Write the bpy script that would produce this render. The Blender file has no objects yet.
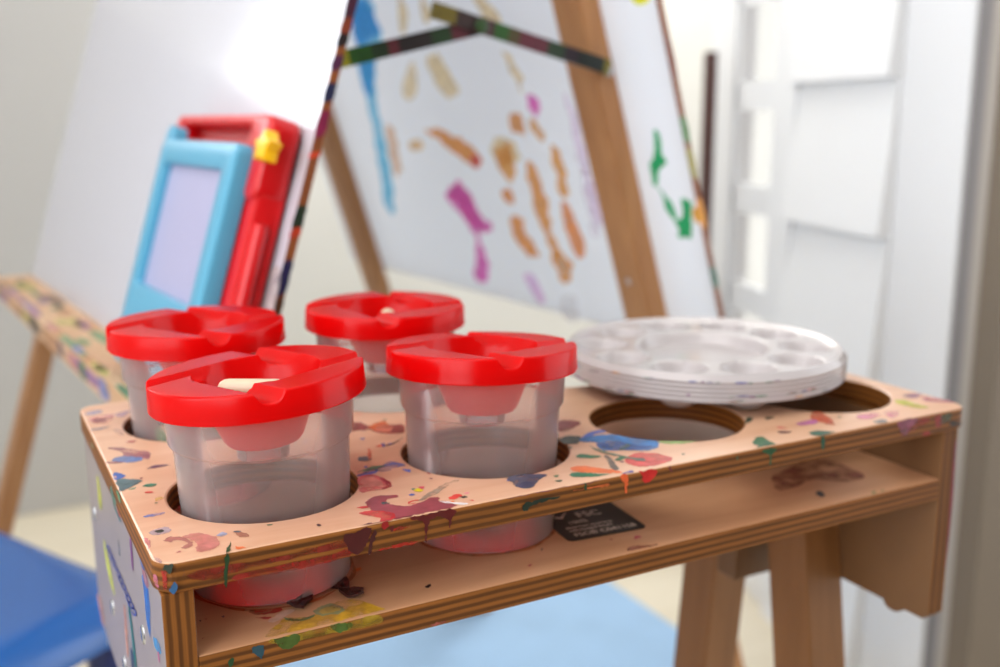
import bpy, bmesh, math, random
from mathutils import Vector, Matrix, noise
random.seed(7)
PI = math.pi
scn = bpy.context.scene
COL = scn.collection

# ------------------------------------------------------------------ camera
F_PX = 1031.5
CAM = Vector((-0.05245, -0.36785, 0.1596))
FWD = Vector((0.45836638, 0.86468805, -0.20546248))
RGT = Vector((0.88306669, -0.46922404, -0.00469351))
UPV = Vector((0.10046636, 0.17928573, 0.97865374))
cd = bpy.data.cameras.new('camera')
cam = bpy.data.objects.new('camera', cd)
COL.objects.link(cam)
M = Matrix.Identity(4)
for i in range(3):
    M[i][0], M[i][1], M[i][2], M[i][3] = RGT[i], UPV[i], -FWD[i], CAM[i]
cam.matrix_world = M
cd.sensor_width = 36
cd.lens = F_PX * 36 / 1000
cd.clip_start = 0.02
cd.dof.use_dof = True
cd.dof.focus_distance = 0.412
cd.dof.aperture_fstop = 5.8
scn.camera = cam

def on_plane(px, py, o, n):
    d = FWD + RGT * (px - 500) / F_PX - UPV * (py - 333.5) / F_PX
    return CAM + d * ((o - CAM).dot(n) / d.dot(n))

# ------------------------------------------------------------------ materials
def lin(c):
    return tuple(((v / 255) / 12.92 if v / 255 <= 0.04045 else ((v / 255 + 0.055) / 1.055) ** 2.4) for v in c) + (1.0,)

def base_mat(name):
    m = bpy.data.materials.new(name)
    m.use_nodes = True
    nt = m.node_tree
    b = nt.nodes['Principled BSDF']
    return m, nt, b

def plain(name, rgb, rough=0.5, spec=0.5, coat=0.0, bump=0.0, bscale=200, var=0.0, vscale=20, metal=0.0):
    m, nt, b = base_mat(name)
    b.inputs['Base Color'].default_value = lin(rgb)
    b.inputs['Roughness'].default_value = rough
    b.inputs['Specular IOR Level'].default_value = spec
    b.inputs['Coat Weight'].default_value = coat
    b.inputs['Coat Roughness'].default_value = 0.1
    b.inputs['Metallic'].default_value = metal
    tc = nt.nodes.new('ShaderNodeTexCoord')
    if var > 0:
        n = nt.nodes.new('ShaderNodeTexNoise'); n.inputs['Scale'].default_value = vscale
        n.inputs['Detail'].default_value = 4
        nt.links.new(tc.outputs['Object'], n.inputs['Vector'])
        mx = nt.nodes.new('ShaderNodeMix'); mx.data_type = 'RGBA'
        mx.inputs[6].default_value = lin(tuple(max(0, v * (1 - var)) for v in rgb))
        mx.inputs[7].default_value = lin(tuple(min(255, v * (1 + var)) for v in rgb))
        nt.links.new(n.outputs['Fac'], mx.inputs[0])
        nt.links.new(mx.outputs[2], b.inputs['Base Color'])
    if bump > 0:
        n = nt.nodes.new('ShaderNodeTexNoise'); n.inputs['Scale'].default_value = bscale
        nt.links.new(tc.outputs['Object'], n.inputs['Vector'])
        bp = nt.nodes.new('ShaderNodeBump'); bp.inputs['Strength'].default_value = bump
        bp.inputs['Distance'].default_value = 0.001
        nt.links.new(n.outputs['Fac'], bp.inputs['Height'])
        nt.links.new(bp.outputs['Normal'], b.inputs['Normal'])
    return m

def wood(name, a, c, stretch=(4, 60, 60), rough=0.4, spec=0.5, bump=0.05):
    """plain timber: grain noise stretched along one axis"""
    m, nt, b = base_mat(name)
    b.inputs['Roughness'].default_value = rough
    b.inputs['Specular IOR Level'].default_value = spec
    tc = nt.nodes.new('ShaderNodeTexCoord')
    mp = nt.nodes.new('ShaderNodeMapping'); mp.inputs['Scale'].default_value = stretch
    n = nt.nodes.new('ShaderNodeTexNoise'); n.inputs['Scale'].default_value = 1.0
    n.inputs['Detail'].default_value = 6; n.inputs['Roughness'].default_value = 0.6
    n.inputs['Distortion'].default_value = 0.6
    r = nt.nodes.new('ShaderNodeValToRGB')
    r.color_ramp.elements[0].position = 0.3; r.color_ramp.elements[1].position = 0.72
    r.color_ramp.elements[0].color = lin(a); r.color_ramp.elements[1].color = lin(c)
    nt.links.new(tc.outputs['Object'], mp.inputs['Vector'])
    nt.links.new(mp.outputs['Vector'], n.inputs['Vector'])
    nt.links.new(n.outputs['Fac'], r.inputs['Fac'])
    nt.links.new(r.outputs['Color'], b.inputs['Base Color'])
    bp = nt.nodes.new('ShaderNodeBump'); bp.inputs['Strength'].default_value = bump
    bp.inputs['Distance'].default_value = 0.0005
    nt.links.new(n.outputs['Fac'], bp.inputs['Height'])
    nt.links.new(bp.outputs['Normal'], b.inputs['Normal'])
    return m

def ply(name, axis, lo, hi, nply, light=(138, 84, 33), dark=(92, 53, 19)):
    """plywood edge: alternating plies across the thickness axis (object coordinates)"""
    m, nt, b = base_mat(name)
    b.inputs['Roughness'].default_value = 0.55
    b.inputs['Specular IOR Level'].default_value = 0.25
    tc = nt.nodes.new('ShaderNodeTexCoord')
    sp = nt.nodes.new('ShaderNodeSeparateXYZ')
    nt.links.new(tc.outputs['Object'], sp.inputs[0])
    n = nt.nodes.new('ShaderNodeTexNoise'); n.inputs['Scale'].default_value = 60
    nt.links.new(tc.outputs['Object'], n.inputs['Vector'])
    mr = nt.nodes.new('ShaderNodeMapRange')
    mr.inputs['From Min'].default_value = lo; mr.inputs['From Max'].default_value = hi
    mr.inputs['To Min'].default_value = 0; mr.inputs['To Max'].default_value = nply
    mr.clamp = False
    nt.links.new(sp.outputs['XYZ'.index(axis)], mr.inputs['Value'])
    ad = nt.nodes.new('ShaderNodeMath'); ad.operation = 'MULTIPLY_ADD'
    ad.inputs[1].default_value = 0.35
    nt.links.new(n.outputs['Fac'], ad.inputs[0]); nt.links.new(mr.outputs[0], ad.inputs[2])
    ml = nt.nodes.new('ShaderNodeMath'); ml.operation = 'MULTIPLY'; ml.inputs[1].default_value = PI
    nt.links.new(ad.outputs[0], ml.inputs[0])
    sn = nt.nodes.new('ShaderNodeMath'); sn.operation = 'SINE'
    nt.links.new(ml.outputs[0], sn.inputs[0])
    r = nt.nodes.new('ShaderNodeValToRGB')
    r.color_ramp.elements[0].position = 0.2; r.color_ramp.elements[1].position = 0.8
    r.color_ramp.elements[0].color = lin(dark); r.color_ramp.elements[1].color = lin(light)
    m2 = nt.nodes.new('ShaderNodeMath'); m2.operation = 'MULTIPLY_ADD'
    m2.inputs[1].default_value = 0.5; m2.inputs[2].default_value = 0.5
    nt.links.new(sn.outputs[0], m2.inputs[0]); nt.links.new(m2.outputs[0], r.inputs['Fac'])
    # fine streaks along the veneer
    mp = nt.nodes.new('ShaderNodeMapping')
    sc = {'X': (900, 30, 30), 'Y': (30, 900, 30), 'Z': (30, 30, 900)}[axis]
    mp.inputs['Scale'].default_value = sc
    n2 = nt.nodes.new('ShaderNodeTexNoise'); n2.inputs['Scale'].default_value = 1
    nt.links.new(tc.outputs['Object'], mp.inputs['Vector']); nt.links.new(mp.outputs['Vector'], n2.inputs['Vector'])
    mx = nt.nodes.new('ShaderNodeMix'); mx.data_type = 'RGBA'; mx.blend_type = 'MULTIPLY'
    mx.inputs[0].default_value = 0.55
    nt.links.new(r.outputs['Color'], mx.inputs[6]); nt.links.new(n2.outputs['Fac'], mx.inputs[7])
    g = nt.nodes.new('ShaderNodeMix'); g.data_type = 'RGBA'; g.blend_type = 'MULTIPLY'; g.inputs[0].default_value = 1
    g.inputs[7].default_value = (1.35, 1.35, 1.35, 1)
    nt.links.new(mx.outputs[2], g.inputs[6])
    nt.links.new(g.outputs[2], b.inputs['Base Color'])
    return m

_paints = {}
def paint(rgb, alpha=1.0, rough=0.32):
    key = (rgb, alpha, rough)
    if key in _paints:
        return _paints[key]
    m, nt, b = base_mat('dried_paint')
    b.inputs['Roughness'].default_value = rough
    tc = nt.nodes.new('ShaderNodeTexCoord')
    n = nt.nodes.new('ShaderNodeTexNoise'); n.inputs['Scale'].default_value = 140
    n.inputs['Detail'].default_value = 5
    nt.links.new(tc.outputs['Object'], n.inputs['Vector'])
    mx = nt.nodes.new('ShaderNodeMix'); mx.data_type = 'RGBA'
    mx.inputs[6].default_value = lin(tuple(v * 0.72 for v in rgb))
    mx.inputs[7].default_value = lin(tuple(min(255, v * 1.22 + 6) for v in rgb))
    nt.links.new(n.outputs['Fac'], mx.inputs[0]); nt.links.new(mx.outputs[2], b.inputs['Base Color'])
    bp = nt.nodes.new('ShaderNodeBump'); bp.inputs['Strength'].default_value = 0.25
    bp.inputs['Distance'].default_value = 0.0006
    nt.links.new(n.outputs['Fac'], bp.inputs['Height']); nt.links.new(bp.outputs['Normal'], b.inputs['Normal'])
    if alpha < 1:
        r = nt.nodes.new('ShaderNodeMapRange')
        r.inputs['From Min'].default_value = 0.32; r.inputs['From Max'].default_value = 0.68
        r.inputs['To Min'].default_value = max(0, alpha - 0.45); r.inputs['To Max'].default_value = min(1, alpha + 0.4)
        n3 = nt.nodes.new('ShaderNodeTexNoise'); n3.inputs['Scale'].default_value = 110; n3.inputs['Detail'].default_value = 4
        nt.links.new(tc.outputs['Object'], n3.inputs['Vector'])
        nt.links.new(n3.outputs['Fac'], r.inputs['Value']); nt.links.new(r.outputs[0], b.inputs['Alpha'])
    _paints[key] = m
    return m

TOPWOOD = wood('varnished_birch', (206, 158, 126), (224, 184, 154), (5, 45, 45), rough=0.30, spec=0.5, bump=0.03)
SHELFWOOD = wood('shelf_birch', (192, 140, 102), (210, 160, 122), (5, 45, 45), rough=0.42, bump=0.03)
SIDEWOOD = wood('side_birch', (138, 126, 124), (154, 142, 140), (40, 5, 5), rough=0.35, bump=0.03)  # birch greyed, cool sky light on the left panel put into its colour
SIDEWOOD_SHADE = wood('shaded_birch', (104, 72, 44), (120, 86, 56), (40, 5, 5), rough=0.45, bump=0.03)  # same birch darkened, shade under the tabletop put into its colour
LEGWOOD = wood('leg_beech', (122, 80, 42), (142, 96, 56), (60, 60, 5), rough=0.45, bump=0.03)
POSTWOOD = wood('post_beech', (168, 116, 72), (188, 136, 88), (60, 60, 4), rough=0.45, bump=0.03)
DARKWOOD = wood('stained_edge', (112, 56, 16), (142, 78, 28), (60, 60, 4), rough=0.45, bump=0.03)
STEEL = plain('bolt_steel', (205, 208, 215), rough=0.25, metal=1.0)
RED, _nt, _b = base_mat('red_plastic')
_b.inputs['Base Color'].default_value = lin((226, 8, 10)); _b.inputs['Roughness'].default_value = 0.2; _b.inputs['Specular IOR Level'].default_value = 0.36
_tl = _nt.nodes.new('ShaderNodeBsdfTranslucent'); _tl.inputs[0].default_value = lin((250, 18, 36))
_ms = _nt.nodes.new('ShaderNodeMixShader'); _ms.inputs[0].default_value = 0.5
_nt.links.new(_b.outputs[0], _ms.inputs[1]); _nt.links.new(_tl.outputs[0], _ms.inputs[2])
_nt.links.new(_ms.outputs[0], _nt.nodes['Material Output'].inputs['Surface'])
REDTOY = plain('red_toy_plastic', (204, 8, 18), rough=0.28, spec=0.55)
BLUETOY = plain('light_blue_plastic', (84, 160, 192), rough=0.3)
SCREEN = plain('lilac_screen', (168, 166, 198), rough=0.35)
YELLOW = plain('yellow_plastic', (245, 190, 20), rough=0.3)
CREAM = plain('cream_plastic', (214, 192, 164), rough=0.35)
PALETTE = plain('white_plastic', (188, 181, 182), rough=0.14, spec=0.55)
WALLW = plain('white_wall_paint', (232, 231, 226), rough=0.7, bump=0.1, bscale=90)
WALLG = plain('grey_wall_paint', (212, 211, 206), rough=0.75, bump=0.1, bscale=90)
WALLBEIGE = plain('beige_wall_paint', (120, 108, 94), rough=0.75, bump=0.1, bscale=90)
WALLDIM = plain('fill_cut_wall_paint', (112, 102, 92), rough=.8)  # for the unseen wall behind the camera, darkened to cut front fill
WALLGREY = plain('shaded_wall_grey', (184, 183, 182), rough=.7)  # tone of the wall in shade
TRIMW = plain('white_gloss_trim', (232, 233, 236), rough=0.35)
TRIMG = plain('grey_beige_trim', (168, 160, 152), rough=0.5)
GROOVE = plain('grey_door_seal', (132, 128, 128), rough=0.6)
FLOORM = wood('pale_floor', (216, 206, 184), (228, 219, 200), (2, 14, 14), rough=0.4)
RUGM = plain('pale_blue_rug', (158, 192, 226), rough=0.8, bump=0.4, bscale=400, var=0.05, vscale=12)
CHAIRB = plain('blue_plastic', (34, 98, 176), rough=0.22, spec=0.7)
CHAIRDARK = plain('dark_blue_plastic', (10, 40, 110), rough=0.3, spec=0.6)
WHITEB = plain('whiteboard_face', (200, 200, 210), rough=0.12, spec=0.5)
PAPERB = plain('painted_board_face', (240, 245, 252), rough=0.45)
def add_translucency(m, fac, rgb=None):
    nt = m.node_tree; b = nt.nodes['Principled BSDF']
    tl = nt.nodes.new('ShaderNodeBsdfTranslucent')
    if rgb is not None: tl.inputs[0].default_value = lin(rgb)
    elif b.inputs['Base Color'].is_linked: nt.links.new(b.inputs['Base Color'].links[0].from_socket, tl.inputs[0])
    ms = nt.nodes.new('ShaderNodeMixShader'); ms.inputs[0].default_value = fac
    nt.links.new(b.outputs[0], ms.inputs[1]); nt.links.new(tl.outputs[0], ms.inputs[2])
    nt.links.new(ms.outputs[0], nt.nodes['Material Output'].inputs['Surface'])
add_translucency(PAPERB, .38, (250, 252, 255))
_thin = {}
def thin_paint(rgb, al):
    if (rgb, al) in _thin: return _thin[(rgb, al)]
    src = paint(tuple(min(255, v * 1.08 + 8) for v in rgb), al, .61)
    add_translucency(src, .5, tuple(min(255, v * 1.1 + 26) for v in rgb))
    _thin[(rgb, al)] = src
    return src
STICK = plain('black_sticker', (34, 30, 26), rough=0.4)
STICKTXT = plain('sticker_print', (232, 214, 200), rough=0.5)
BLACKISH = plain('dark_brown_pole', (70, 30, 24), rough=0.5)
CHOC = plain('brown_dried_paint', (58, 22, 18), rough=0.35, bump=0.4, bscale=300)

def frosted(name):
    m = bpy.data.materials.new(name); m.use_nodes = True
    nt = m.node_tree; nt.nodes.clear()
    out = nt.nodes.new('ShaderNodeOutputMaterial')
    tr = nt.nodes.new('ShaderNodeBsdfTransparent'); tr.inputs[0].default_value = (0.97, 0.95, 0.95, 1)
    di = nt.nodes.new('ShaderNodeBsdfDiffuse'); di.inputs[0].default_value = (0.99, 0.86, 0.84, 1)
    tl = nt.nodes.new('ShaderNodeBsdfTranslucent'); tl.inputs[0].default_value = (1.0, 0.87, 0.85, 1)
    gl = nt.nodes.new('ShaderNodeBsdfGlossy'); gl.inputs['Roughness'].default_value = 0.22
    m1 = nt.nodes.new('ShaderNodeMixShader'); m1.inputs[0].default_value = 0.42
    nt.links.new(di.outputs[0], m1.inputs[1]); nt.links.new(tl.outputs[0], m1.inputs[2])
    lw = nt.nodes.new('ShaderNodeLayerWeight'); lw.inputs['Blend'].default_value = 0.25
    mr = nt.nodes.new('ShaderNodeMapRange')
    mr.inputs['To Min'].default_value = 0.17; mr.inputs['To Max'].default_value = 0.8
    nt.links.new(lw.outputs['Facing'], mr.inputs['Value'])
    m2 = nt.nodes.new('ShaderNodeMixShader')
    nt.links.new(mr.outputs[0], m2.inputs[0])
    nt.links.new(tr.outputs[0], m2.inputs[1]); nt.links.new(m1.outputs[0], m2.inputs[2])
    fr = nt.nodes.new('ShaderNodeFresnel'); fr.inputs['IOR'].default_value = 1.45
    m3 = nt.nodes.new('ShaderNodeMixShader')
    nt.links.new(fr.outputs[0], m3.inputs[0])
    nt.links.new(m2.outputs[0], m3.inputs[1]); nt.links.new(gl.outputs[0], m3.inputs[2])
    nt.links.new(m3.outputs[0], out.inputs['Surface'])
    return m
FROST = frosted('frosted_plastic')
CLEAR = bpy.data.materials.new('clear_inner_face'); CLEAR.use_nodes = True
_nt = CLEAR.node_tree; _nt.nodes.clear()
_o = _nt.nodes.new('ShaderNodeOutputMaterial'); _t = _nt.nodes.new('ShaderNodeBsdfTransparent')
_t.inputs[0].default_value = (0.985, 0.98, 0.98, 1)
_nt.links.new(_t.outputs[0], _o.inputs['Surface'])

# ------------------------------------------------------------------ object helpers
MAT = {}
def mat_of(o):
    return MAT.get(o.name, Matrix.Identity(4))

def thing(name, label, cat, loc=(0, 0, 0), rot=None, group=None):
    o = bpy.data.objects.new(name, None)
    COL.objects.link(o)
    m = Matrix.Translation(loc)
    if rot is not None:
        m = m @ (rot if isinstance(rot, Matrix) else Matrix.Rotation(rot, 4, 'Z'))
    o.matrix_world = m
    o.empty_display_size = 0.02
    MAT[o.name] = m
    tag(o, label, cat, group)
    return o

def tag(o, label=None, cat=None, group=None, kind=None):
    if label: o['label'] = label
    if cat: o['category'] = cat
    if group: o['group'] = group
    if kind: o['kind'] = kind
    return o

def obj(name, bm, mats, parent=None, world=True, smooth=False, angle=35):
    """link one mesh; bm given in world space when world=True"""
    if parent is not None and world:
        bm.transform(mat_of(parent).inverted())
    bm.normal_update()
    me = bpy.data.meshes.new(name)
    bm.to_mesh(me); bm.free()
    if not isinstance(mats, (list, tuple)): mats = [mats]
    for m in mats: me.materials.append(m)
    if smooth:
        for p in me.polygons: p.use_smooth = True
        me.set_sharp_from_angle(angle=math.radians(angle))
    o = bpy.data.objects.new(name, me)
    COL.objects.link(o)
    if parent is not None:
        o.parent = parent
        MAT[o.name] = mat_of(parent)
    return o

def struct(name, bm, m, parent=None, **k):
    o = obj(name, bm, m, parent, **k)
    if parent is None: o['kind'] = 'structure'
    return o

def add_box(bm, x0, x1, y0, y1, z0, z1, mi=0, xf=None):
    v = [bm.verts.new((x, y, z)) for x in (x0, x1) for y in (y0, y1) for z in (z0, z1)]
    if xf is not None:
        for a in v: a.co = xf @ a.co
    fs = []
    for q in ((0, 1, 3, 2), (4, 6, 7, 5), (0, 4, 5, 1), (2, 3, 7, 6), (0, 2, 6, 4), (1, 5, 7, 3)):
        f = bm.faces.new([v[i] for i in q]); f.material_index = mi; fs.append(f)
    return v, fs

def box(x0, x1, y0, y1, z0, z1, bev=0.0, mi=0, xf=None, seg=2):
    bm = bmesh.new()
    add_box(bm, x0, x1, y0, y1, z0, z1, mi)
    if bev > 0:
        bmesh.ops.bevel(bm, geom=list(bm.edges), offset=bev, segments=seg, affect='EDGES', profile=0.6)
    if xf is not None: bm.transform(xf)
    bmesh.ops.recalc_face_normals(bm, faces=bm.faces)
    return bm

def beam(a, b, right, w, d, bev=0.0015):
    """bar from a to b, width w along `right`, depth d along the third axis"""
    a = Vector(a); b = Vector(b); ax = (b - a); L = ax.length; ax.normalize()
    r = Vector(right); r = (r - ax * r.dot(ax)).normalized(); t = ax.cross(r)
    m = Matrix.Identity(4)
    for i in range(3): m[i][0], m[i][1], m[i][2], m[i][3] = r[i], t[i], ax[i], a[i]
    return box(-w / 2, w / 2, -d / 2, d / 2, 0, L, bev, xf=m)

def lathe(bm, prof, n=96, mi=0, closed=False):
    rings = []
    for r, z in prof:
        if r < 1e-6:
            rings.append([bm.verts.new((0, 0, z))])
        else:
            rings.append([bm.verts.new((r * math.cos(2 * PI * k / n), r * math.sin(2 * PI * k / n), z)) for k in range(n)])
    pairs = list(zip(rings, rings[1:]))
    if closed: pairs.append((rings[-1], rings[0]))
    for a, b in pairs:
        for k in range(n):
            k2 = (k + 1) % n
            if len(a) == 1 and len(b) == 1: continue
            if len(a) == 1: f = bm.faces.new((a[0], b[k], b[k2]))
            elif len(b) == 1: f = bm.faces.new((a[k], b[0], a[k2]))
            else: f = bm.faces.new((a[k], b[k], b[k2], a[k2]))
            f.material_index = mi
    bmesh.ops.recalc_face_normals(bm, faces=bm.faces)

def prism(pts, lo, hi, axis='Y', bev=0.0, mi=0):
    """extrude a 2-D outline between lo and hi along axis"""
    bm = bmesh.new()
    def P(p, h):
        return {'X': (h, p[0], p[1]), 'Y': (p[0], h, p[1]), 'Z': (p[0], p[1], h)}[axis]
    a = [bm.verts.new(P(p, lo)) for p in pts]; b = [bm.verts.new(P(p, hi)) for p in pts]
    bm.faces.new(a); bm.faces.new(list(reversed(b)))
    n = len(pts)
    for i in range(n):
        bm.faces.new((a[i], b[i], b[(i + 1) % n], a[(i + 1) % n]))
    for f in bm.faces: f.material_index = mi
    bmesh.ops.recalc_face_normals(bm, faces=bm.faces)
    if bev > 0:
        es = [e for e in bm.edges if len(e.link_faces) == 2 and e.calc_face_angle(0) > 0.6]
        bmesh.ops.bevel(bm, geom=es, offset=bev, segments=2, affect='EDGES', profile=0.6)
    return bm

def rrect(x0, x1, y0, y1, r, n=8):
    pts = []
    for cx, cy, a0 in ((x1 - r, y0 + r, -PI / 2), (x1 - r, y1 - r, 0), (x0 + r, y1 - r, PI / 2), (x0 + r, y0 + r, PI)):
        for k in range(n + 1):
            a = a0 + PI / 2 * k / n
            pts.append((cx + r * math.cos(a), cy + r * math.sin(a)))
    return pts

def join(bm, other):
    me = bpy.data.meshes.new('tmp'); other.to_mesh(me); other.free()
    bm.from_mesh(me); bpy.data.meshes.remove(me)

# ---- dried paint: smooth irregular outlines laid on a plane ----
class Marks:
    def __init__(self, base_mats):
        self.mats = list(base_mats); self.k = 0
    def mi(self, m):
        if m not in self.mats: self.mats.append(m)
        return self.mats.index(m)
    def add(self, bm, m, pts3, n, step=7, jit=0.0):
        """pts3: points on a plane with normal n; adds a closed smooth patch just above it"""
        self.k += 1
        lift = n * (0.00012 + 0.000012 * (self.k % 12))
        N = len(pts3); out = []
        for i in range(N):
            p0, p1, p2, p3 = pts3[i - 1], pts3[i], pts3[(i + 1) % N], pts3[(i + 2) % N]
            for s in range(step):
                t = s / step
                q = 0.5 * (2 * p1 + (p2 - p0) * t + (2 * p0 - 5 * p1 + 4 * p2 - p3) * t * t + (3 * p1 - p0 - 3 * p2 + p3) * t ** 3)
                if jit > 0:
                    w = noise.noise_vector(q * (.32 / jit)) * jit * 1.7 + noise.noise_vector(q * (1.1 / jit)) * jit * .8
                    q = q + (w - n * w.dot(n))
                out.append(q + lift)
        vs = [bm.verts.new(q) for q in out]
        try:
            f = bm.faces.new(vs)
        except ValueError:
            return
        f.normal_update()
        if f.normal.dot(n) < 0: f.normal_flip()
        f.material_index = self.mi(m)
        r = bmesh.ops.triangulate(bm, faces=[f])
        for q in r['faces']: q.material_index = self.mi(m)

# ================================================================== POT HOLDER TABLE
W, D, T = 0.4398, 0.2425, 0.0123
ZS, TS, TP, OV = -0.0400, 0.0122, 0.0120, 0.0015
ZP = -0.1268
OVR = 0.0062          # overhang of the tabletop past the right panel
HX = [0.0578, 0.1675, 0.2771, 0.3862]
HY = [0.0630, 0.1845]
HR = 0.0410
FLOOR = -0.66

table = thing('pot_holder_table', 'paint-splattered plywood pot table with round holes, holding the red-lidded pots', 'table', (W / 2, D / 2, FLOOR))

def fill_layer(bm, loops, z, flip, mi):
    edges = []
    vl = []
    for lp in loops:
        vs = [bm.verts.new((x, y, z)) for x, y in lp]
        vl.append(vs)
        for i in range(len(vs)): edges.append(bm.edges.new((vs[i], vs[(i + 1) % len(vs)])))
    r = bmesh.ops.triangle_fill(bm, use_beauty=True, use_dissolve=False, edges=edges)
    for f in r['geom']:
        if isinstance(f, bmesh.types.BMFace):
            f.normal_update()
            if (f.normal.z < 0) != flip: f.normal_flip()
            f.material_index = mi
    return vl

def holes(rad, n=72):
    return [[(x + rad * math.cos(2 * PI * k / n), y + rad * math.sin(2 * PI * k / n)) for k in range(n)] for y in HY for x in HX]

PLYZ = ply('ply_edge_top', 'Z', -T - 0.0 + (-FLOOR), 0.0 + (-FLOOR), 7)
bm = bmesh.new()
c = 0.0012
l_top = fill_layer(bm, [rrect(c, W - c, c, D - c, 0.0082)] + holes(HR + c), 0.0, False, 0)
def ring(z, ins):
    return [[bm.verts.new((x, y, z)) for x, y in lp] for lp in [rrect(ins, W - ins, ins, D - ins, 0.0094 - ins)] + holes(HR + ins)]
l2 = ring(-c * 0.35, c * 0.35); l3 = ring(-c, 0.0); l4 = ring(-T + c, 0.0)
l_bot = fill_layer(bm, [rrect(c, W - c, c, D - c, 0.0082)] + holes(HR + c), -T, True, 0)
for la, lb, mi in ((l_top, l2, 0), (l2, l3, 1), (l3, l4, 1), (l4, l_bot, 1)):
    for i, (a, b) in enumerate(zip(la, lb)):
        for k in range(len(a)):
            q = (a[k], b[k], b[(k + 1) % len(a)], a[(k + 1) % len(a)])
            f = bm.faces.new(q); f.material_index = mi
bmesh.ops.recalc_face_normals(bm, faces=bm.faces)

UP, FRONT, LEFT = Vector((0, 0, 1)), Vector((0, -1, 0)), Vector((-1, 0, 0))
PLN = {'top': (Vector((0, 0, 0)), UP), 'front': (Vector((0, 0, 0)), FRONT),
       'left': (Vector((OV, 0, 0)), LEFT), 'edge': (Vector((0, 0, 0)), LEFT),
       'shelf': (Vector((0, 0, ZS)), UP), 'sfront': (Vector((0, OV, 0)), FRONT),
       'corner': (Vector((0.0028, 0.0028, 0)), Vector((-1, -1, 0)).normalized())}

def crop_marks(bm, mk, ox, oy, s, items):
    for it in items:
        rgb, al, pl, pts = it[:4]
        o, n = PLN[pl]
        p3 = [on_plane(ox + x / s, oy + y / s, o, n) for x, y in pts]
        if pl in ('top', 'shelf'):
            lo, hi = (0.0008, D - 0.002) if pl == 'top' else (OV + 0.001, D - 0.01)
            for p in p3: p.y = min(max(p.y, lo), hi); p.x = min(max(p.x, 0.001), W - 0.001)
        if pl == 'front':
            for p in p3: p.z = min(max(p.z, -T), -0.0002); p.x = min(max(p.x, 0.010), W - 0.004)
        if pl == 'sfront':
            for p in p3: p.z = min(max(p.z, ZS - TS), ZS - 0.0002)
        mk.add(bm, paint(rgb, al), p3, n, jit=0.0005)

PUR, BLU, TEAL, GRN = (150, 96, 106), (66, 98, 170), (52, 92, 98), (20, 100, 66)
MAR, MARD, REDP, ORG = (128, 44, 54), (84, 8, 12), (196, 40, 44), (226, 100, 44)
mk = Marks([TOPWOOD, PLYZ])
crop_marks(bm, mk, 85, 440, 8.333, [
    (PUR, .8, 'top', [(185, 65), (290, 65), (420, 85), (535, 100), (530, 160), (470, 150), (330, 140), (310, 100), (230, 80)]),
    ((96, 124, 176), .8, 'top', [(230, 165), (300, 140), (480, 150), (440, 180), (330, 190), (240, 185)]),
    (PUR, .6, 'top', [(175, 185), (320, 185), (280, 200), (180, 198)]),
    ((90, 60, 84), 1, 'top', [(520, 238), (600, 210), (710, 208), (620, 228), (540, 240)]),
    ((40, 84, 160), 1, 'top', [(205, 290), (270, 272), (330, 300), (290, 330), (220, 340)]),
    ((200, 150, 130), 1, 'top', [(232, 308), (250, 298), (262, 308), (250, 320)]),
    ((70, 108, 116), .9, 'top', [(240, 345), (330, 328), (475, 340), (400, 385), (290, 430), (250, 400)]),
    ((44, 116, 92), 1, 'top', [(485, 385), (540, 365), (600, 368), (580, 385), (510, 392)]),
    ((110, 160, 130), .6, 'top', [(370, 410), (430, 395), (420, 410), (380, 418)]),
    (REDP, 1, 'top', [(500, 437), (555, 432), (550, 442), (510, 446)]),
    ((226, 170, 70), .5, 'top', [(580, 490), (620, 475), (650, 490), (600, 510)]),
    ((100, 120, 180), .5, 'top', [(470, 640), (560, 615), (660, 603), (640, 620), (540, 645)]),
    ((40, 96, 80), 1, 'edge', [(210, 400), (225, 390), (240, 450), (262, 520), (250, 540), (225, 470)]),
    ((50, 120, 84), 1, 'edge', [(262, 420), (285, 445), (300, 510), (288, 515)]),
    ((40, 110, 80), 1, 'edge', [(52, 25), (62, 35), (75, 70), (62, 60)]),
])
crop_marks(bm, mk, 70, 390, 9.96, [
    ((214, 130, 140), .6, 'top', [(190, 290), (300, 260), (440, 250), (400, 310), (340, 335), (240, 330)]),
    ((120, 50, 60), 1, 'top', [(220, 310), (290, 285), (370, 285), (340, 310), (240, 322)]),
    ((150, 150, 180), .6, 'top', [(150, 235), (260, 205), (330, 215), (250, 245), (160, 250)]),
    ((180, 150, 170), .6, 'top', [(440, 250), (560, 210), (600, 220), (520, 270)]),
    ((120, 120, 140), .6, 'top', [(200, 395), (330, 375), (410, 360), (330, 390), (220, 405)]),
    ((226, 170, 150), .7, 'top', [(440, 400), (480, 390), (540, 440), (520, 460), (460, 430)]),
    ((190, 90, 96), .6, 'top', [(560, 520), (620, 505), (665, 515), (620, 528)]),
])
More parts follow.
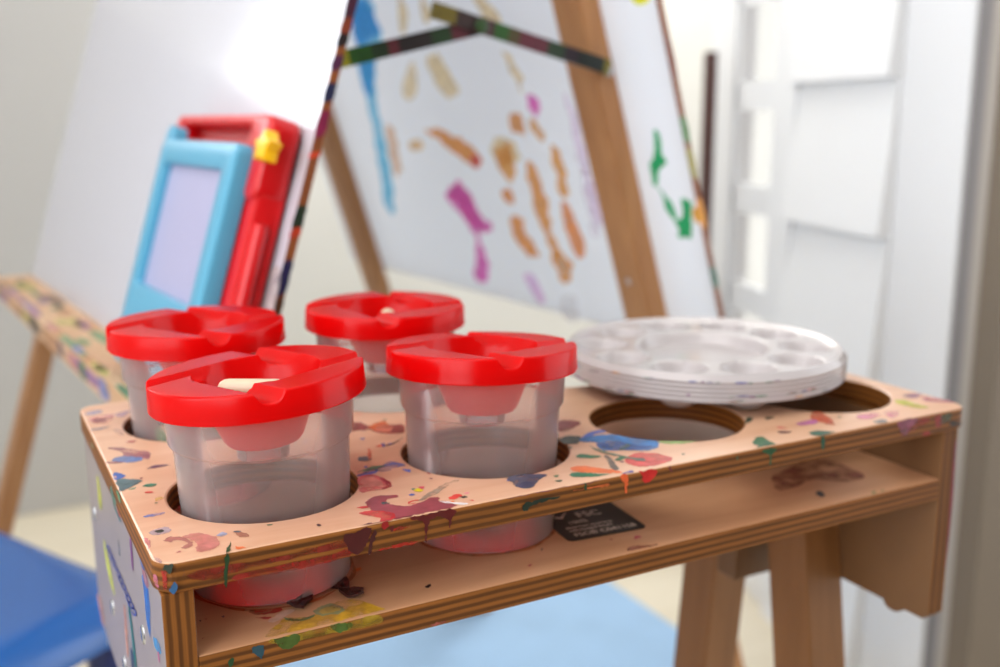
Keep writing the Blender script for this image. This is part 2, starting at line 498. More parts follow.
crop_marks(bm, mk, 130, 530, 8.333, [
    ((196, 120, 112), .85, 'top', [(430, 60), (540, 30), (660, 40), (740, 90), (720, 150), (620, 185), (550, 175), (560, 120), (500, 80)]),
    ((168, 104, 96), .9, 'top', [(280, 90), (330, 60), (430, 60), (520, 100), (520, 130), (460, 160), (430, 145), (470, 110), (400, 85), (340, 105)]),
    ((170, 90, 90), 1, 'top', [(390, 185), (425, 172), (422, 188)]),
    ((170, 160, 176), .8, 'top', [(160, 22), (230, -10), (300, -25), (350, 5), (280, 36), (200, 42)]),
    ((24, 46, 36), 1, 'top', [(205, 15), (250, -2), (285, 5), (250, 24)]),
    ((150, 160, 190), .6, 'top', [(720, 50), (770, 20), (810, 30), (770, 55)]),
    ((160, 104, 84), .8, 'top', [(870, 15), (930, 15), (985, 50), (930, 65)]),
    ((60, 80, 90), 1, 'top', [(868, 14), (915, 12), (912, 22), (880, 24)]),
    (ORG, .8, 'top', [(875, 140), (970, 150), (900, 162)]),
    ((206, 120, 130), .8, 'top', [(112, 75), (150, 75), (170, 130), (155, 165), (125, 120)]),
    ((150, 120, 140), .8, 'top', [(205, 225), (270, 262), (250, 280), (210, 255)]),
    ((26, 70, 36), 1, 'top', [(835, 110), (842, 110), (822, 190), (800, 200)]),
    ((20, 56, 28), 1, 'front', [(790, 207), (815, 202), (808, 460), (790, 460)]),
    ((28, 40, 30), 1, 'corner', [(270, 315), (330, 285), (362, 295), (345, 345), (318, 362), (290, 335)]),
    ((170, 40, 36), .8, 'corner', [(260, 345), (312, 370), (305, 490), (285, 490), (272, 410)]),
    ((30, 40, 70), 1, 'front', [(380, 350), (420, 350), (430, 390), (395, 400)]),
    ((24, 70, 110), 1, 'corner', [(345, 480), (380, 440), (395, 480), (370, 535), (345, 515)]),
    ((200, 110, 140), .6, 'corner', [(195, 380), (225, 390), (235, 470), (215, 480)]),
])
crop_marks(bm, mk, 60, 440, 2.938, [
    ((120, 30, 18), .55, 'front', [(385, 390), (600, 350), (800, 302), (905, 262), (905, 300), (760, 330), (560, 375), (420, 412)]),
    ((140, 26, 20), .75, 'front', [(500, 405), (620, 372), (740, 350), (860, 318), (850, 340), (740, 372), (600, 398)]),
])
crop_marks(bm, mk, 340, 450, 6.067, [
    ((214, 90, 92), .75, 'top', [(112, 165), (190, 150), (270, 175), (315, 210), (290, 235), (200, 250), (125, 260), (112, 220)]),
    ((236, 140, 126), .8, 'top', [(130, 180), (190, 165), (245, 190), (250, 215), (180, 225), (140, 225)]),
    ((150, 40, 56), .8, 'top', [(235, 170), (270, 175), (315, 210), (290, 235), (255, 240), (275, 215), (260, 190)]),
    (REDP, .9, 'top', [(120, 385), (190, 370), (270, 375), (330, 390), (330, 425), (260, 448), (240, 415), (140, 395)]),
    (REDP, .9, 'top', [(108, 348), (160, 344), (170, 352), (120, 356)]),
    ((136, 62, 70), 1, 'top', [(155, 320), (200, 285), (280, 275), (350, 275), (340, 290), (290, 300), (285, 320), (330, 335), (420, 340), (500, 312), (560, 288), (600, 292), (600, 310), (640, 312), (690, 330), (692, 345), (560, 376), (440, 402), (330, 420), (300, 400), (250, 375), (190, 365)]),
    ((60, 92, 92), .8, 'top', [(250, 318), (285, 315), (298, 325), (262, 330)]),
    ((190, 40, 40), 1, 'top', [(418, 320), (450, 304), (482, 308), (440, 312), (428, 328), (470, 322), (430, 332)]),
    ((150, 40, 60), .9, 'top', [(180, 452), (330, 418), (440, 400), (420, 412), (320, 440), (200, 462)]),
    (MARD, 1, 'front', [(415, 410), (440, 404), (560, 380), (690, 350), (690, 400), (660, 420), (600, 400), (540, 430), (528, 500), (520, 555), (510, 550), (514, 450), (480, 430)]),
    ((150, 20, 24), 1, 'front', [(250, 442), (290, 436), (286, 475), (262, 478)]),
    (MARD, 1, 'front', [(305, 465), (325, 460), (325, 490), (310, 490)]),
    (MARD, 1, 'front', [(664, 400), (676, 400), (672, 465), (664, 465)]),
    ((66, 8, 12), 1, 'front', [(22, 520), (90, 500), (140, 476), (190, 470), (180, 520), (170, 560), (110, 630), (50, 600)]),
    ((60, 8, 12), 1, 'front', [(190, 520), (222, 490), (200, 560), (188, 620), (165, 625)]),
    ((70, 30, 44), 1, 'top', [(140, 470), (165, 448), (192, 445), (190, 462), (160, 480)]),
    ((170, 30, 24), .8, 'front', [(200, 612), (320, 580), (460, 550), (450, 568), (300, 600)]),
    ((160, 30, 24), .6, 'front', [(330, 480), (420, 455), (410, 470), (350, 490)]),
    ((74, 106, 176), .65, 'top', [(105, 155), (180, 120), (250, 100), (300, 70), (360, 80), (395, 95), (330, 110), (290, 130), (210, 135), (130, 160)]),
    ((60, 130, 96), .7, 'top', [(110, 135), (200, 100), (280, 95), (230, 115), (150, 130)]),
    ((48, 86, 176), 1, 'top', [(118, 158), (170, 138), (230, 132), (160, 158)]),
    ((64, 96, 180), 1, 'top', [(380, 118), (430, 125), (425, 135), (390, 130)]),
    ((64, 96, 180), 1, 'top', [(140, 105), (160, 98), (165, 108), (148, 112)]),
    ((240, 200, 20), 1, 'top', [(455, 245), (475, 235), (500, 242), (490, 255), (460, 255)]),
    ((206, 80, 96), 1, 'top', [(478, 230), (500, 222), (500, 236)]),
    ((60, 130, 110), 1, 'top', [(438, 238), (452, 237), (450, 245)]),
    ((150, 140, 124), .45, 'top', [(470, 310), (560, 250), (640, 205), (720, 185), (650, 225), (580, 270), (520, 300)]),
    ((70, 90, 100), 1, 'top', [(105, 50), (150, 40), (185, 50), (180, 65), (120, 68)]),
    ((220, 110, 80), .8, 'top', [(165, 42), (176, -10), (190, 20), (184, 58)]),
    ((206, 60, 50), 1, 'top', [(665, 290), (700, 272), (728, 268), (728, 290), (680, 300)]),
    ((36, 48, 36), 1, 'top', [(728, 284), (752, 282), (768, 288), (745, 294)]),
    ((236, 216, 216), 1, 'top', [(600, 313), (690, 318), (760, 320), (782, 340), (690, 330)]),
    ((236, 120, 140), 1, 'top', [(750, 262), (775, 258), (780, 264), (756, 268)]),
    (REDP, 1, 'top', [(785, 308), (800, 304), (804, 310)]),
    ((150, 60, 60), 1, 'top', [(530, 143), (548, 142), (548, 150)]),
])
crop_marks(bm, mk, 340, 380, 6.67, [
    ((130, 40, 44), .85, 'top', [(60, 345), (60, 290), (130, 285), (200, 310), (250, 285), (340, 300), (420, 300), (425, 350), (340, 360), (260, 355), (180, 330)]),
    (ORG, .8, 'top', [(190, 320), (240, 290), (300, 275), (330, 330), (260, 345)]),
    ((208, 120, 96), .8, 'top', [(230, 330), (290, 300), (350, 315), (330, 350), (270, 350)]),
    ((60, 70, 140), 1, 'top', [(272, 430), (300, 424), (296, 445), (276, 446)]),
    ((204, 90, 60), 1, 'top', [(245, 444), (272, 434), (275, 446), (255, 450)]),
    ((80, 90, 160), 1, 'top', [(138, 392), (165, 390), (152, 402)]),
    ((100, 90, 80), .6, 'top', [(290, 437), (350, 420), (410, 385), (415, 392), (360, 428), (300, 444)]),
    ((120, 110, 80), 1, 'top', [(282, 268), (300, 262), (312, 268), (296, 276)]),
])
crop_marks(bm, mk, 440, 420, 3.846, [
    ((44, 66, 96), .9, 'top', [(258, 225), (310, 210), (405, 210), (385, 230), (350, 262), (300, 260), (275, 240)]),
    ((36, 60, 50), .95, 'top', [(458, 75), (490, 62), (540, 65), (535, 90), (480, 92)]),
    ((60, 90, 170), 1, 'top', [(540, 72), (580, 46), (625, 40), (640, 46), (600, 54), (555, 78)]),
    ((30, 110, 176), .9, 'top', [(540, 75), (600, 60), (670, 58), (735, 70), (800, 78), (838, 85), (835, 108), (780, 120), (720, 115), (640, 118), (605, 105), (600, 88), (550, 85)]),
    ((24, 70, 140), .8, 'top', [(600, 96), (680, 84), (760, 98), (820, 100), (760, 116), (660, 116)]),
    ((70, 96, 70), .9, 'top', [(690, 110), (720, 92), (725, 105), (695, 118)]),
    (GRN, 1, 'top', [(525, 140), (545, 132), (590, 138), (620, 140), (600, 147), (540, 147)]),
    ((96, 90, 84), .9, 'top', [(630, 140), (648, 138), (680, 175), (684, 192), (660, 190), (650, 165)]),
    ((70, 90, 70), 1, 'top', [(575, 100), (620, 118), (700, 138), (785, 155), (770, 159), (680, 140), (610, 122)]),
    ((30, 90, 56), 1, 'top', [(670, 155), (700, 142), (712, 146), (690, 157)]),
    ((204, 62, 56), .95, 'top', [(710, 155), (750, 128), (790, 126), (840, 130), (895, 150), (830, 175), (770, 180), (730, 170)]),
    ((60, 50, 46), 1, 'top', [(745, 150), (775, 146), (788, 154), (760, 158)]),
    ((190, 26, 26), 1, 'front', [(768, 188), (830, 176), (828, 215), (795, 243), (780, 235), (775, 210)]),
    (ORG, 1, 'top', [(503, 185), (540, 177), (600, 185), (660, 192), (705, 203), (640, 204), (560, 203), (515, 198)]),
    ((206, 84, 36), 1, 'front', [(690, 209), (718, 203), (722, 250), (716, 287), (708, 240)]),
    (GRN, 1, 'top', [(500, 210), (530, 203), (600, 207), (648, 210), (600, 217), (520, 220)]),
    (GRN, 1, 'top', [(440, 217), (455, 213), (450, 222)]),
    ((24, 70, 50), 1, 'top', [(440, 235), (470, 230), (465, 240)]),
    ((24, 70, 50), 1, 'top', [(492, 107), (506, 104), (504, 110)]),
    ((24, 70, 50), 1, 'top', [(930, 132), (942, 130), (938, 136)]),
    ((16, 34, 24), 1, 'front', [(318, 325), (360, 308), (430, 297), (460, 294), (400, 315), (345, 330), (335, 350), (320, 350)]),
    ((18, 56, 30), 1, 'front', [(553, 240), (562, 238), (562, 268), (555, 268)]),
    (ORG, .8, 'front', [(525, 268), (640, 245), (635, 255), (530, 272)]),
    ((110, 50, 90), .9, 'front', [(150, 319), (300, 288), (500, 249), (640, 220), (640, 226), (500, 256), (300, 295)]),
    ((90, 70, 120), 1, 'top', [(705, 205), (735, 195), (748, 202), (735, 212), (715, 214)]),
    ((130, 40, 36), .8, 'top', [(452, 8), (500, 2), (540, 12), (500, 40), (455, 42)]),
    ((90, 20, 20), 1, 'front', [(880, 170), (888, 168), (892, 200), (888, 198)]),
    ((150, 190, 110), .6, 'top', [(845, 82), (930, 84), (985, 82), (930, 92), (860, 92)]),
])
crop_marks(bm, mk, 720, 340, 5.556, [
    ((24, 86, 48), 1, 'top', [(180, 575), (200, 545), (235, 538), (270, 560), (312, 580), (312, 597), (240, 612), (215, 590)]),
    ((16, 70, 36), 1, 'front', [(235, 612), (312, 596), (305, 625), (285, 640), (283, 690), (276, 690), (275, 640), (255, 632)]),
    ((22, 76, 54), 1, 'top', [(497, 515), (540, 505), (635, 512), (632, 523), (560, 538), (510, 530)]),
    ((16, 70, 46), 1, 'front', [(558, 542), (582, 537), (575, 605), (568, 605)]),
    ((190, 84, 56), .9, 'top', [(510, 405), (560, 405), (600, 430), (640, 470), (600, 470), (550, 455), (510, 450)]),
    ((176, 100, 150), .8, 'top', [(420, 465), (520, 445), (540, 465), (450, 475)]),
    ((214, 110, 100), .8, 'top', [(320, 480), (370, 490), (330, 492)]),
    ((90, 50, 50), 1, 'top', [(325, 508), (390, 508), (380, 518), (330, 518)]),
    ((110, 116, 120), .8, 'top', [(855, 455), (900, 440), (930, 455), (890, 468)]),
    ((210, 120, 150), .5, 'top', [(760, 420), (880, 405), (870, 430), (790, 440)]),
    ((30, 80, 50), 1, 'front', [(90, 645), (100, 642), (98, 665), (92, 665)]),
    ((20, 60, 40), .9, 'top', [(140, 470), (145, 435), (178, 432), (175, 450), (150, 462)]),
    ((30, 50, 36), .9, 'top', [(250, 435), (290, 425), (300, 433), (262, 443)]),
])
crop_marks(bm, mk, 880, 380, 8.333, [
    ((120, 70, 100), .8, 'top', [(190, 130), (280, 115), (350, 120), (300, 150), (220, 145)]),
    ((176, 84, 120), .8, 'top', [(350, 150), (450, 145), (600, 180), (650, 190), (560, 190), (400, 180)]),
    ((180, 180, 40), .8, 'top', [(120, 175), (200, 170), (300, 200), (410, 230), (330, 240), (200, 215)]),
    ((200, 110, 150), .55, 'top', [(30, 270), (120, 260), (160, 270), (120, 320), (60, 300)]),
    ((136, 64, 90), .9, 'front', [(150, 347), (310, 316), (300, 360), (250, 400), (230, 450), (180, 455), (160, 400)]),
    ((150, 30, 16), .8, 'front', [(320, 330), (400, 310), (400, 350), (330, 380)]),
    ((140, 20, 12), .9, 'front', [(460, 295), (510, 295), (510, 370), (470, 400)]),
    ((150, 40, 20), .7, 'front', [(260, 400), (310, 360), (320, 380), (270, 430)]),
    ((150, 20, 16), .9, 'front', [(360, 440), (410, 430), (410, 460), (370, 460)]),
    ((60, 60, 20), .7, 'front', [(510, 295), (600, 275), (580, 330), (520, 360)]),
    ((20, 18, 12), .9, 'front', [(580, 350), (670, 350), (670, 368), (600, 380)]),
])
# small spatter
for k in range(46):
    x, y = random.uniform(.01, W - .01), random.uniform(.006, D - .01)
    if any((x - a) ** 2 + (y - b) ** 2 < (HR + .003) ** 2 for a in HX for b in HY): continue
    r = random.uniform(.0005, .0012)
    rgb = random.choice([(60, 90, 170), (190, 40, 50), (230, 110, 50), (30, 90, 60), (120, 50, 70), (70, 60, 60)])
    mk.add(bm, paint(rgb, 1), [Vector((x + r * random.uniform(.6, 1.5) * math.cos(a), y + r * random.uniform(.6, 1.3) * math.sin(a), 0)) for a in (0, 1.1, 2.2, 3.3, 4.4, 5.4)], UP)
obj('tabletop', bm, mk.mats, table)

# shelf
PLYS = ply('ply_edge_shelf', 'Z', ZS - TS - FLOOR, ZS - FLOOR, 7)
bm = box(OV + TP, W - OVR - TP, OV, D - .004, ZS - TS, ZS, 0.0008)
for f in bm.faces:
    f.material_index = 0 if abs(f.normal.z) > .8 else 1
mk = Marks([SHELFWOOD, PLYS])
crop_marks(bm, mk, 180, 560, 4.545, [
    ((222, 160, 40), .62, 'shelf', [(390, 345), (420, 310), (450, 290), (480, 265), (600, 255), (660, 210), (720, 190), (800, 180), (910, 215), (920, 228), (800, 258), (700, 284), (520, 325), (400, 354)]),
    ((140, 150, 110), .9, 'shelf', [(610, 235), (640, 212), (690, 200), (745, 218), (735, 242), (690, 248), (640, 255)]),
    ((196, 160, 70), .9, 'shelf', [(630, 235), (660, 218), (700, 212), (730, 222), (700, 240), (650, 246)]),
    ((80, 110, 70), .9, 'shelf', [(470, 262), (520, 268), (570, 262), (612, 250), (590, 268), (540, 280), (490, 276)]),
    ((180, 30, 26), .9, 'shelf', [(320, 230), (390, 228), (455, 218), (452, 236), (380, 250), (330, 245)]),
    ((190, 50, 50), .9, 'shelf', [(350, 264), (410, 260), (400, 271)]),
    ((222, 170, 150), 1, 'shelf', [(405, 275), (470, 235), (520, 225), (500, 245), (430, 285)]),
    ((40, 30, 30), 1, 'shelf', [(83, 278), (95, 274), (93, 282)]),
    ((150, 30, 40), 1, 'shelf', [(112, 268), (124, 266), (120, 272)]),
    ((90, 70, 80), 1, 'shelf', [(185, 259), (205, 256), (200, 264)]),
    ((150, 50, 50), 1, 'shelf', [(103, 357), (112, 355), (110, 361)]),
    ((110, 90, 100), .9, 'shelf', [(390, 155), (440, 150), (520, 130), (572, 155), (500, 180), (430, 175)]),
    ((214, 110, 40), 1, 'shelf', [(795, 42), (822, 36), (818, 46), (802, 50)]),
    ((160, 130, 30), .6, 'sfront', [(405, 358), (560, 320), (740, 280), (900, 242), (902, 290), (700, 330), (540, 370), (480, 400), (440, 385)]),
    ((60, 84, 24), .85, 'sfront', [(430, 360), (480, 346), (540, 337), (540, 370), (490, 400), (450, 395)]),
    ((66, 92, 30), .8, 'sfront', [(680, 300), (760, 285), (790, 292), (730, 328)]),
    ((24, 60, 74), 1, 'sfront', [(325, 400), (345, 392), (382, 392), (380, 430), (370, 450), (345, 432)]),
    ((20, 60, 30), 1, 'sfront', [(224, 452), (238, 446), (236, 486), (224, 486)]),
])
crop_marks(bm, mk, 660, 300, 2.938, [
    ((150, 84, 68), .42, 'shelf', [(330, 520), (370, 500), (420, 475), (480, 470), (560, 495), (600, 520), (540, 535), (450, 528), (400, 550), (345, 560)]),
    ((40, 24, 30), 1, 'shelf', [(458, 568), (470, 562), (484, 574), (472, 580)]),
    ((90, 110, 40), 1, 'shelf', [(622, 565), (634, 563), (630, 571)]),
    ((90, 110, 40), 1, 'shelf', [(650, 560), (662, 558), (658, 566)]),
])
crop_marks(bm, mk, 540, 495, 8.333, [
    ((180, 70, 80), 1, 'shelf', [(785, 360), (800, 345), (832, 342), (830, 360), (800, 374)]),
    ((150, 90, 70), .7, 'shelf', [(730, 445), (780, 425), (900, 420), (970, 408), (940, 430), (820, 450), (735, 468)]),
    ((30, 26, 20), 1, 'shelf', [(8, 455), (20, 445), (26, 460), (14, 464)]),
    ((150, 60, 50), 1, 'shelf', [(583, 372), (600, 364), (602, 376)]),
])
crop_marks(bm, mk, 360, 440, 2.938, [
    ((24, 24, 24), 1, 'shelf', [(192, 432), (205, 424), (210, 428), (200, 435)]),
    ((150, 40, 40), 1, 'shelf', [(494, 369), (502, 366), (502, 372)]),
    ((160, 80, 70), .6, 'sfront', [(200, 545), (225, 535), (250, 532), (235, 543)]),
])
# worn rings where pots stood
for (x, y), rr, rgb in (((0.0590, 0.0606), .0368, (176, 88, 36)), ((0.1662, 0.0636), .0362, (196, 112, 60))):
    n = 72
    a = [bm.verts.new((x + (rr - .0016) * math.cos(2 * PI * k / n), y + (rr - .0016) * math.sin(2 * PI * k / n), ZS + .0003)) for k in range(n)]
    b = [bm.verts.new((x + (rr + .0007 * math.sin(k * .7)) * math.cos(2 * PI * k / n), y + (rr + .0007 * math.sin(k * .7)) * math.sin(2 * PI * k / n), ZS + .0003)) for k in range(n)]
    for k in range(n):
        f = bm.faces.new((a[k], b[k], b[(k + 1) % n], a[(k + 1) % n])); f.material_index = mk.mi(paint(rgb, .8))
obj('shelf', bm, mk.mats, table)

# side panels
PLYX1 = ply('ply_edge_left', 'X', OV - W / 2, OV + TP - W / 2, 7)
PLYX2 = ply('ply_edge_right', 'X', W / 2 - OV - TP, W / 2 - OV, 5, light=(122, 74, 26), dark=(92, 54, 17))
def panel_outline():
    pts = [(OV, -T), (OV, ZP + .004), (OV + .004, ZP)]
    pts += [(.020, ZP), (.022, ZP - .0030), (.025, ZP - .0042), (.029, ZP - .0042), (.032, ZP - .003), (.034, ZP)]
    pts += [(D - .010, ZP), (D - .004, ZP + .006), (D - .004, -T)]
    return pts
bm = prism(panel_outline(), OV, OV + TP, 'X', 0.0006)
for f in bm.faces: f.material_index = 0 if abs(f.normal.x) > .8 else 1
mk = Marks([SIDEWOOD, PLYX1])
INK = (50, 60, 140)
crop_marks(bm, mk, 85, 540, 5.254, [
    ((24, 100, 184), .95, 'left', [(300, 185), (325, 200), (342, 350), (345, 500), (335, 480), (320, 380), (310, 270)]),
    ((170, 110, 110), .8, 'left', [(292, 110), (312, 130), (335, 230), (325, 250), (308, 200)]),
    ((40, 90, 150), .9, 'left', [(283, 60), (305, 75), (318, 150), (300, 140)]),
    ((40, 140, 200), .8, 'left', [(360, 510), (390, 540), (402, 600), (372, 570)]),
    ((200, 206, 20), 1, 'left', [(100, 0), (112, 40), (157, 280), (140, 240), (112, 110)]),
    ((22, 96, 84), 1, 'left', [(230, 360), (240, 370), (275, 668), (264, 668), (246, 500)]),
    ((214, 140, 110), .8, 'left', [(205, 360), (215, 370), (230, 590), (222, 590)]),
    ((226, 150, 130), .6, 'left', [(66, 290), (85, 300), (105, 430), (95, 445), (76, 350)]),
    ((120, 60, 110), 1, 'left', [(237, 0), (246, 10), (256, 148), (248, 138)]),
    ((90, 120, 120), .6, 'left', [(175, 0), (182, 10), (188, 80), (180, 70)]),
    ((190, 90, 130), .9, 'left', [(384, 590), (392, 596), (396, 640), (388, 630)]),
    ((40, 50, 70), 1, 'left', [(240, 570), (254, 600), (258, 667), (246, 667)]),
    ((150, 160, 170), .7, 'left', [(116, 520), (126, 530), (128, 560), (118, 550)]),
])
crop_marks(bm, mk, 85, 440, 8.333, [
    ((196, 200, 40), .9, 'left', [(102, 300), (116, 330), (145, 560), (122, 560), (108, 420)]),
    ((34, 90, 90), 1, 'left', [(232, 520), (245, 540), (300, 667), (286, 667)]),
    ((180, 60, 40), .8, 'left', [(262, 545), (275, 560), (300, 640), (290, 640)]),
])
# stamped row of rounded blue letters, too small to read
for k in range(11):
    t = k / 10
    cx, cy = 124 + 134 * t, 45 + 330 * t
    hw, hh = 13 + 4 * t, 16 + 4 * t
    if k % 4 == 3: hh *= .7
    ring_o = [(cx + hw * math.cos(a), cy + hw * .9 * math.cos(a) + hh * math.sin(a)) for a in [j * PI / 5 for j in range(10)]]
    ring_i = [(cx + hw * .5 * math.cos(a), cy + hw * .45 * math.cos(a) + hh * .55 * math.sin(a)) for a in [j * PI / 5 for j in range(10)]]
    o, n = PLN['left']
    A = [bm.verts.new(on_plane(85 + x / 5.254, 540 + y / 5.254, o, n) + n * .0003) for x, y in ring_o]
    B = [bm.verts.new(on_plane(85 + x / 5.254, 540 + y / 5.254, o, n) + n * .0003) for x, y in ring_i]
    for j in range(10):
        if (k % 3 == 1 and j in (4, 5)) or (k % 3 == 2 and j == 0): continue
        f = bm.faces.new((A[j], B[j], B[(j + 1) % 10], A[(j + 1) % 10])); f.material_index = mk.mi(paint(INK, 1))
lp = obj('side_panel', bm, mk.mats, table)
def dome(c, n, r, h):
    b = bmesh.new()
    lathe(b, [(r * 1.02, 0), (r, h * .35), (r * .8, h * .8), (r * .45, h), (0, h * 1.04)], 24)
    q = Vector((0, 0, 1)).rotation_difference(n).to_matrix().to_4x4()
    b.transform(Matrix.Translation(c) @ q)
    return b
for (px, py) in ((94.8, 513.5), (113, 607.5), (143.6, 634.6), (125, 664)):
    o, n = PLN['left']
    tag(obj('bolt', dome(on_plane(px, py, o, n), n, .0042, .0010), STEEL, lp, smooth=True), 'shiny steel bolt head')
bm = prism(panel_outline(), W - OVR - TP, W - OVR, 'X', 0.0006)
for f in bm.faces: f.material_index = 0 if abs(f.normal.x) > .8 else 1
mkr = Marks([SIDEWOOD_SHADE, PLYX2])
# magenta paint down the outer front arris
rp = Vector((W - OVR, 0, 0))
mkr.add(bm, paint((120, 10, 40), 1), [Vector((W - OVR, OV + .0004, -.028)), Vector((W - OVR, OV + .006, -.03)), Vector((W - OVR, OV + .006, -.088)), Vector((W - OVR, OV + .0004, -.092))], Vector((1, 0, 0)))
mkr.add(bm, paint((110, 8, 38), 1), [Vector((W - OVR - .0024, OV, -.026)), Vector((W - OVR - .0004, OV, -.026)), Vector((W - OVR - .0004, OV, -.09)), Vector((W - OVR - .0012, OV, -.09))], FRONT)
obj('side_panel', bm, mkr.mats, table)

# legs: a splayed pair inside each side panel
for xs in ((W - OVR - TP - .030, W - OVR - TP), (OV + TP, OV + TP + .030)):
    xm = (xs[0] + xs[1]) / 2
    def leg(y_top, y_bot, zt, zb):
        return beam((xm, y_bot, zb), (xm, y_top, zt), (1, 0, 0), .0296, .034)
    obj('leg', leg(.094, .094 - .17 * .5, ZS - TS, FLOOR), LEGWOOD, table)
    obj('leg', leg(.160, .160 + .12 * .5, ZS - TS, FLOOR), LEGWOOD, table)
    sx = 1 if xm > .2 else -1
    x0, x1 = (xs[0] - .012, xs[1] - .002) if sx > 0 else (xs[0] + .002, xs[1] + .012)
    obj('leg_bracket', box(x0, x1, .118, .136, ZS - TS - .088, ZS - TS, .001), SIDEWOOD_SHADE, table)

# sticker on the shelf
pl = PLN['shelf']
c0 = on_plane(569.4, 542.4, *pl); c1 = on_plane(647.4, 528.0, *pl); c2 = on_plane(610.8, 504.0, *pl)
ux = (c1 - c0); sw = ux.length; ux.normalize(); uy = Vector((0, 0, 1)).cross(ux)
sh = max((c2 - c1).dot(uy), .03) * 1.12
SM = Matrix.Identity(4)
for i in range(3): SM[i][0], SM[i][1], SM[i][2], SM[i][3] = ux[i], uy[i], (0, 0, 1)[i], c0[i]
bm = prism(rrect(0, sw, 0, sh, .003, 4), .00025, .0006, 'Z'); bm.transform(SM)
def text_bm(s, size, x, y, z, m, align='LEFT'):
    cu = bpy.data.curves.new('t', 'FONT'); cu.body = s; cu.size = size; cu.align_x = align
    cu.resolution_u = 3; cu.offset = .00008
    to = bpy.data.objects.new('t', cu); COL.objects.link(to)
    dg = bpy.context.evaluated_depsgraph_get()
    me = bpy.data.meshes.new_from_object(to.evaluated_get(dg))
    b = bmesh.new(); b.from_mesh(me)
    bpy.data.objects.remove(to); bpy.data.curves.remove(cu); bpy.data.meshes.remove(me)
    b.transform(m @ Matrix.Translation((x, y, z)))
    return b
stk = obj('sticker', bm, STICK, table)
stk['label'] = 'black printed sticker on the shelf'
bm = bmesh.new()
lx = sw * .12
for s, size, fy in (('FSC® C041158', .0054, .08), ('well-managed forests', .0028, .235), ('Made from wood from', .0028, .325), ('100%', .0050, .45), ('FSC', .0105, .62)):
    if s == 'FSC':
        join(bm, text_bm(s, .0085, lx + .0125, sh * .61, .0008, SM))
    else:
        join(bm, text_bm(s, size, lx + (.004 if s == '100%' else 0), sh * fy, .0008, SM))
# the tick-and-tree mark
tk = [(0, 5), (2, 3.4), (4, 2), (6, 6), (9.5, 11), (6.5, 8), (4, 4.6), (2.6, 5.6)]
v = [bm.verts.new(SM @ Vector((lx + x * .0011, sh * .60 + y * .0009, .0008))) for x, y in tk]
bm.faces.new(v)
pr = obj('printing', bm, STICKTXT, stk, world=True)

# ================================================================== PAINT POTS
def smooth01(t):
    t = max(0.0, min(1.0, t)); return t * t * (3 - 2 * t)
LR = 0.0458
def lid_bm(R=LR, h=0.0120):
    """z=0 is the lower rim edge of the lid, local"""
    n = 288
    rs = [0.0, .004, .008, .0105, .0118, .013, .0145, .016, .0175, .019, .0205, .022, .0235, .0248, .0257, .0265, .0272, .028, .029, .030,
          .031, .032, .033, .034, .035, .036, .037, .038, .039, .040, .041, .042, .043, .044, R - .0012, R - .0008, R - .0004, R - .00015, R]
    def z(x, y):
        r = math.hypot(x, y)
        top = h
        zz = top
        if r < .0272:
            t = (.0272 - r) / .0112
            zz = top - .0008 * smooth01(t * 8) - .0305 * max(0, min(1, t))
        for k in range(4):
            a = k * PI / 2
            u = x * math.cos(a) + y * math.sin(a); v = -x * math.sin(a) + y * math.cos(a)
            if u > -.012:
                s = (v + .0215) / .0052
                if abs(s) < 1:
                    dep = .0046 * (1 - abs(s) ** 3.2) * smooth01((u + .012) / .012)
                    zz = min(zz, top - dep)
        if r > R - .0013:
            e = (r - (R - .0013)) / .0013
            zz -= .0013 * (1 - math.sqrt(max(0, 1 - e * e)))
        return zz
    bm = bmesh.new()
    rings = []
    for r in rs:
        if r == 0: rings.append([bm.verts.new((0, 0, z(0, 0)))]); continue
        rings.append([bm.verts.new((r * math.cos(2 * PI * k / n), r * math.sin(2 * PI * k / n), z(r * math.cos(2 * PI * k / n), r * math.sin(2 * PI * k / n)))) for k in range(n)])
    # outer wall, lower edge, inner wall, ceiling of the lid down to the funnel underside
    def circ(r, zz): return [bm.verts.new((r * math.cos(2 * PI * k / n), r * math.sin(2 * PI * k / n), zz)) for k in range(n)]
    rings.append(circ(R + .0001, h * .42)); rings.append(circ(R + .0004, .0006)); rings.append(circ(R, 0)); rings.append(circ(R - .0014, 0)); rings.append(circ(R - .0016, .0062))
    rings.append(circ(.030, .0064)); rings.append(circ(.0262, .0040))
    rings.append(circ(.0172, h - .0300)); rings.append(circ(.0155, h - .0321)); rings.append([bm.verts.new((0, 0, h - .0325))])
    for a, b in zip(rings, rings[1:]):
        for k in range(n):
            k2 = (k + 1) % n
            if len(a) == 1: bm.faces.new((a[0], b[k], b[k2]))
            elif len(b) == 1: bm.faces.new((a[k], b[0], a[k2]))
            else: bm.faces.new((a[k], b[k], b[k2], a[k2]))
    bmesh.ops.recalc_face_normals(bm, faces=bm.faces)
    return bm
CUPH = 0.0400 + 0.0415      # shelf to lower edge of lid
